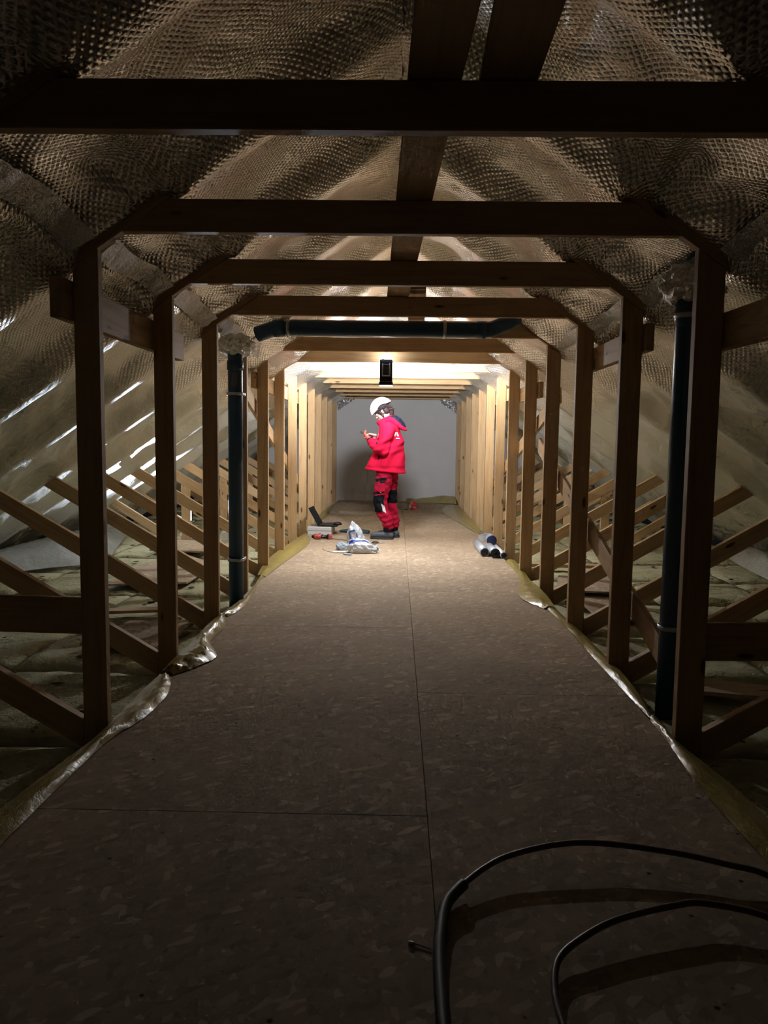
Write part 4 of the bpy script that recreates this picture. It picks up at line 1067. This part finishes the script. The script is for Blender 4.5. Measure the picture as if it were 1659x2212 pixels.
# trousers
def paint_trousers(m2):
    a = nco(m2)
    n = np.random.RandomState(3)
    x, y, z = a[:, 0], a[:, 1], a[:, 2]
    # gathers at shin and knee
    g = 0.006 * np.sin(z * 95 + x * 22 + y * 30) * (sstep(0.40, 0.10, z) * 0.9 + 0.3) + 0.004 * np.sin(z * 60 - x * 50)
    leg = np.where(y > 0, 1.0, -1.0)
    cx = np.where(y > 0, np.interp(z, [0.09, 0.47, 0.88], [-.045, .05, -.02]), np.interp(z, [0.09, 0.48, 0.88], [-.085, -.04, -.03]))
    cy = leg * 0.095
    rx, ry = x - cx, y - cy; rr = np.sqrt(rx ** 2 + ry ** 2) + 1e-5
    a[:, 0] += rx / rr * g; a[:, 1] += ry / rr * g; put(m2, a)
    me = m2; nf = len(me.polygons); c = np.empty(nf * 3); me.polygons.foreach_get('center', c); c = c.reshape(-1, 3)
    X, Y, Z = c[:, 0], c[:, 1], c[:, 2]; near = Y > 0
    ccx = np.where(near, np.interp(Z, [0.09, 0.47, 0.88], [-.045, .05, -.02]), np.interp(Z, [0.09, 0.48, 0.88], [-.085, -.04, -.03]))
    mi = np.zeros(nf, dtype=np.int32)
    fr = X - ccx
    mi[near & (Z > 0.335 + 0.9 * np.maximum(0, -fr)) & (Z < 0.545 - 0.10 * fr) & (fr > -0.055)] = 1
    mi[near & (Z > 0.335) & (Z < 0.40) & (fr > 0.03)] = 1
    mi[(~near) & (Z > 0.435) & (Z < 0.60)] = 1
    mi[near & (np.abs(Z - (0.735 - 0.15 * fr)) < 0.020) & (fr > -0.05)] = 1
    mi[near & (np.abs(Z - (0.700 - 0.05 * fr)) < 0.012) & (fr > -0.04) & (fr < 0.03)] = 1
    mi[near & (np.abs(Z - (0.580 - 0.25 * fr)) < 0.018) & (fr > -0.04)] = 1
    mi[near & (np.abs(Z - 0.595) < 0.022) & (np.abs(fr + 0.005) < 0.008) & (Y > 0.1)] = 2
    mi[near & (np.abs(Z - (0.39 + 0.9 * (fr + 0.03))) < 0.045) & (np.abs(fr + 0.036) < 0.016) & (Y > 0.1)] = 2
    me.polygons.foreach_set('material_index', mi)
bm = bmesh.new()
capsule(bm, (-0.03, 0.03, 0.93), (-0.03, -0.03, 0.93), 0.13, 0.13)
chain(bm, [(hipL + Vector((0, 0, .05)), 0.112), (hipL.lerp(knL, .4), 0.102), (knL + Vector((0, 0, 0.03)), 0.088), (knL + Vector((-.015, 0, -.10)), 0.080), (anL + Vector((0.0, 0, 0.13)), 0.072), (anL + Vector((-0.005, 0, .075)), 0.064)])
chain(bm, [(hipR + Vector((0, 0, .05)), 0.112), (hipR.lerp(knR, .4), 0.098), (knR + Vector((0, 0, 0.03)), 0.082), (knR + Vector((-.01, 0, -.10)), 0.076), (anR + Vector((0.0, 0, 0.14)), 0.070), (anR + Vector((-0.01, 0, .085)), 0.064)])
tro = fuse('trousers', bm, 0.0042, [RED_T, BLACK_T, REFLECT], per, 3, 0.5, paint_trousers)
# cargo pocket flap
box('thigh_pocket', 0.085, 0.016, 0.10, RED_T, per, (0.015, 0.192, 0.635), (0.10, 0.12, 0), bev=0.005)

# boots
for (a_, nm) in ((anL, 0), (anR, 1)):
    bm = bmesh.new(); A = Vector((a_.x, a_.y, 0))
    chain(bm, [(A + Vector((0, 0, .15)), 0.046), (A + Vector((-.005, 0, .085)), 0.047), (A + Vector((-.02, 0, .055)), 0.042)])
    chain(bm, [(A + Vector((-.035, 0, .052)), 0.041), (A + Vector((.06, 0, .052)), 0.043), (A + Vector((.15, 0, .047)), 0.043), (A + Vector((.175, 0, .044)), 0.038)])
    def flat(m2):
        a = nco(m2); a[:, 2] = np.maximum(a[:, 2], 0.022); put(m2, a)
    b = fuse('boot', bm, 0.006, [BOOT], per, 2, 0.5, flat)
    V = []; n = 28
    for z, k in ((0.0, 0.97), (0.012, 1.02), (0.026, 1.0)):
        for i in range(n):
            t = 2 * PI * i / n; x = math.cos(t); y = math.sin(t)
            V.append((A.x + 0.070 + x * 0.148 * k, A.y + y * (0.046 + 0.006 * x) * k, z))
    F = [tuple(range(n))[::-1], tuple(range(2 * n, 3 * n))] + [(r_ * n + i, r_ * n + (i + 1) % n, (r_ + 1) * n + (i + 1) % n, (r_ + 1) * n + i) for r_ in range(2) for i in range(n)]
    mesh('sole', V, F, SOLE, b)
    for j in range(4): tube('lace', [A + Vector((0.045 + j * 0.022, -0.022, 0.098 - j * .004)), A + Vector((0.052 + j * 0.022, 0.022, 0.098 - j * .004))], 0.003, BLACK_T, b, 6)
    e = bmesh.new(); chain(e, [(A + Vector((0.0, 0, .135)), 0.053), (A + Vector((-.005, 0, .115)), 0.054)]); bm_obj('padded_cuff', e, BLACK_T, b, True)

# jacket
def jacket_shape(m2):
    a = nco(m2); x, y, z = a[:, 0], a[:, 1], a[:, 2]
    r = np.sqrt(x ** 2 + y ** 2) + 1e-5
    fold = 0.011 * np.sin(x * 34 + z * 17 + 1.5 * np.sin(z * 11)) + 0.009 * np.sin((z * 26 + x * 22) + y * 9) * sstep(0.85, 1.2, z) + 0.007 * np.sin(z * 70 + x * 30) * (sstep(1.0, 1.1, z) * sstep(1.3, 1.2, z))
    fold = fold * sstep(0.84, 0.90, z) * sstep(1.50, 1.42, z) - 0.006 * sstep(0.845, 0.862, z) * sstep(0.90, 0.872, z)
    sgn = np.sign(y); a[:, 1] += sgn * fold * np.minimum(1, np.abs(y) / 0.08); a[:, 0] += fold * 0.4 * np.sign(x); put(m2, a)
bm = bmesh.new()
loft(bm, [((0.010, 0, 0.838), 0.245, 0.205, -0.10), ((0.008, 0, 0.86), 0.246, 0.208, -0.09), ((-0.012, 0, 0.97), 0.212, 0.205, -0.05), ((-0.045, 0, 1.10), 0.178, 0.198, 0), ((-0.052, 0, 1.22), 0.152, 0.19, 0), ((-0.040, 0, 1.31), 0.135, 0.175, 0.05),
          ((-0.030, 0, 1.38), 0.115, 0.145, 0.15), ((-0.015, 0, 1.425), 0.098, 0.105, 0.3)])
loft(bm, [((-0.015, 0, 1.40), 0.105, 0.100, 0.30), ((0.012, 0, 1.445), 0.112, 0.090, 0.42), ((0.030, 0, 1.468), 0.112, 0.086, 0.48)])
for sh, el, wr in ((shL, elL, wrL), (shR, elR, wrR)):
    chain(bm, [(sh + Vector((0, 0, -.005)), 0.088), (sh.lerp(el, .5), 0.086), (el + Vector((-.005, 0, .01)), 0.080), (el.lerp(wr, .35), 0.074), (el.lerp(wr, .75), 0.060), (wr - (wr - el).normalized() * .01, 0.050)])
# rolled hem
hem = [Vector((0.010 + 0.243 * math.cos(t), 0.205 * math.sin(t), 0.838 + 0.243 * math.cos(t) * 0.10)) for t in [2 * PI * i / 28 for i in range(29)]]
for a, b in zip(hem[:-1], hem[1:]): capsule(bm, a, b, 0.015, 0.015, 10)
jk = fuse('jacket', bm, 0.009, [RED_J], per, 3, 0.5, jacket_shape)
# hood lying on the back
bm = bmesh.new()
loft(bm, [((-0.020, 0, 1.455), 0.075, 0.105, 0.9), ((-0.085, 0, 1.445), 0.060, 0.125, 1.0), ((-0.150, 0, 1.40), 0.048, 0.115, 1.15), ((-0.205, 0, 1.355), 0.030, 0.085, 1.2), ((-0.250, 0, 1.325), 0.012, 0.035, 1.2)])
hd = fuse('hood', bm, 0.008, [RED_J], per, 3, 0.5)
bm = bmesh.new()
loft(bm, [((-0.045, 0, 1.49), 0.030, 0.085, 0.6), ((-0.095, 0, 1.482), 0.034, 0.10, 0.75), ((-0.150, 0, 1.445), 0.034, 0.098, 0.9), ((-0.200, 0, 1.395), 0.028, 0.075, 1.0), ((-0.232, 0, 1.362), 0.012, 0.04, 1.1)])
fuse('hood_lining', bm, 0.008, [NAVY], hd, 3, 0.5)

# marks on the near side of the jacket: found by casting onto the cloth
jbv = BVHTree.FromPolygons([v.co.copy() for v in jk.data.vertices], [p.vertices[:] for p in jk.data.polygons])
def patch(name, poly, mat, parent, d=Vector((0, -1, 0)), lift=0.003, base=None):
    P = []
    for (x, z) in poly:
        o = Vector((x, 0.6, z)) if base is None else base(x, z)
        h = jbv.ray_cast(o, d)
        if h[0] is None: return None
        P.append(h[0] - d * lift)
    n = len(P); c = sum(P, Vector()) / n
    V = P + [p + d * (lift + .004) for p in P]
    F = [tuple(range(n)), tuple(range(2 * n - 1, n - 1, -1))] + [(i, i + n, (i + 1) % n + n, (i + 1) % n) for i in range(n)]
    return mesh(name, V, F, mat, parent)
patch('sleeve_mark', [(0.085, 1.185), (0.085, 1.155), (0.045, 1.170)], NAVY, jk)
patch('pocket_zip', [(0.045, 1.035), (0.062, 1.03), (0.070, 0.965), (0.052, 0.975)], BLACK_T, jk)
for q in ([(0.100, 1.295), (0.088, 1.300), (0.082, 1.235), (0.092, 1.235)], [(0.112, 1.255), (0.104, 1.262), (0.098, 1.232), (0.106, 1.228)], [(0.104, 1.262), (0.090, 1.262), (0.090, 1.252), (0.104, 1.252)]):
    patch('chest_print', q, REFLECT, jk, Vector((-0.25, -1, 0)).normalized(), base=lambda x, z: Vector((x + 0.12, 0.5, z)))
# print across the shoulders: F, l and the start of the next letter, with a small line below; the rest runs round the back
def backmark(y0, y1, z0, z1, skew=0.0):
    d = Vector((1, 0, 0)); P = []
    for (y, z) in ((y0, z0), (y1, z0), (y1, z1), (y0, z1)):
        h = jbv.ray_cast(Vector((-0.7, y, z)), d)
        if h[0] is None: return
        P.append(h[0] - d * .003)
    V = P + [p + d * .008 for p in P]
    mesh('back_print', V, [(0, 1, 2, 3)[::-1], (4, 5, 6, 7), (0, 1, 5, 4), (1, 2, 6, 5), (2, 3, 7, 6), (3, 0, 4, 7)], REFLECT, jk)
for a in ((0.150, 0.141, 1.255, 1.300), (0.142, 0.118, 1.291, 1.300), (0.142, 0.124, 1.274, 1.282), (0.106, 0.098, 1.255, 1.302), (0.088, 0.080, 1.255, 1.282), (0.125, 0.085, 1.226, 1.234)):
    backmark(*a)

# gloves and phone
bm = bmesh.new(); hand(bm, wrL + (palmL - wrL) * .25, palmL, fL, nL, 1, curl=0.8, grow=0.0035)
fuse('work_glove', bm, 0.004, [GLOVE], per, 1, 0.5)['label'] = 'red work glove on the near hand'
bm = bmesh.new(); capsule(bm, wrL - (wrL - elL).normalized() * .0, wrL + (palmL - wrL) * .35, 0.040, 0.034); bm_obj('dark_cuff', bm, NAVY, per, True)
ph = empty('phone', tuple(Matrix.Rotation(PI - 0.17, 3, 'Z') @ Vector((0.265, 0.0, 1.268)) + Vector((PX_, PY_, 0))), 0, 'black phone held in the red glove', 'phone')
pm = Matrix.Rotation(PI - 0.17, 4, 'Z') @ Matrix.Rotation(-0.55, 4, 'Y')
ph.matrix_world = Matrix.Translation(ph.location) @ pm
box('phone_body', 0.145, 0.070, 0.010, BLACKPL, ph, (0, 0, 0), bev=0.004, seg=2)
box('screen', 0.132, 0.062, 0.001, plain('phone_glass', (0.01, 0.012, 0.018), 0.15), ph, (0, 0, 0.0053))

# second small LED lamp standing on the wool beyond the left posts, turned to the foil slope
l2 = empty('floor_lamp', (-2.79, 10.30, -0.03), 0, 'small lamp on the wool far left, hidden behind an upright stud, lighting the left foil', 'lamp')
box('lamp_body', 0.07, 0.05, 0.16, BLACKPL, l2, (0, 0.02, 0.19), bev=0.006)
for a in (0.3, 2.4, 4.5): tube('leg', [(0, 0.02, 0.12), (0.07 * math.cos(a), 0.02 + 0.07 * math.sin(a), 0.0)], 0.005, STEEL, l2, 8)
box('lens', 0.06, 0.003, 0.14, emis('small_lens_glow', (0.75, 0.86, 1.0), 6.0), l2, (0, -0.007, 0.19))
ld4 = bpy.data.lights.new('small_led', 'AREA'); ld4.shape = 'RECTANGLE'; ld4.size = 0.06; ld4.size_y = 0.14; ld4.energy = SIDE_W; ld4.color = (0.66, 0.80, 1.0); ld4.spread = math.radians(50)
lo4 = bpy.data.objects.new('small_led', ld4); link(lo4, l2); lo4.location = (0, -0.012, 0.19)
lo4.rotation_euler = Vector((-0.03, -0.94, 0.33)).to_track_quat('-Z', 'Y').to_euler()
o = box('teal_tape', 0.05, 0.06, 0.002, plain('teal_tape', (0.01, 0.13, 0.17), 0.4), ceiling, (0.035, 1.66, 2.675), (0, 0, 0.3)); o['label'] = 'small teal piece of tape at the ridge'
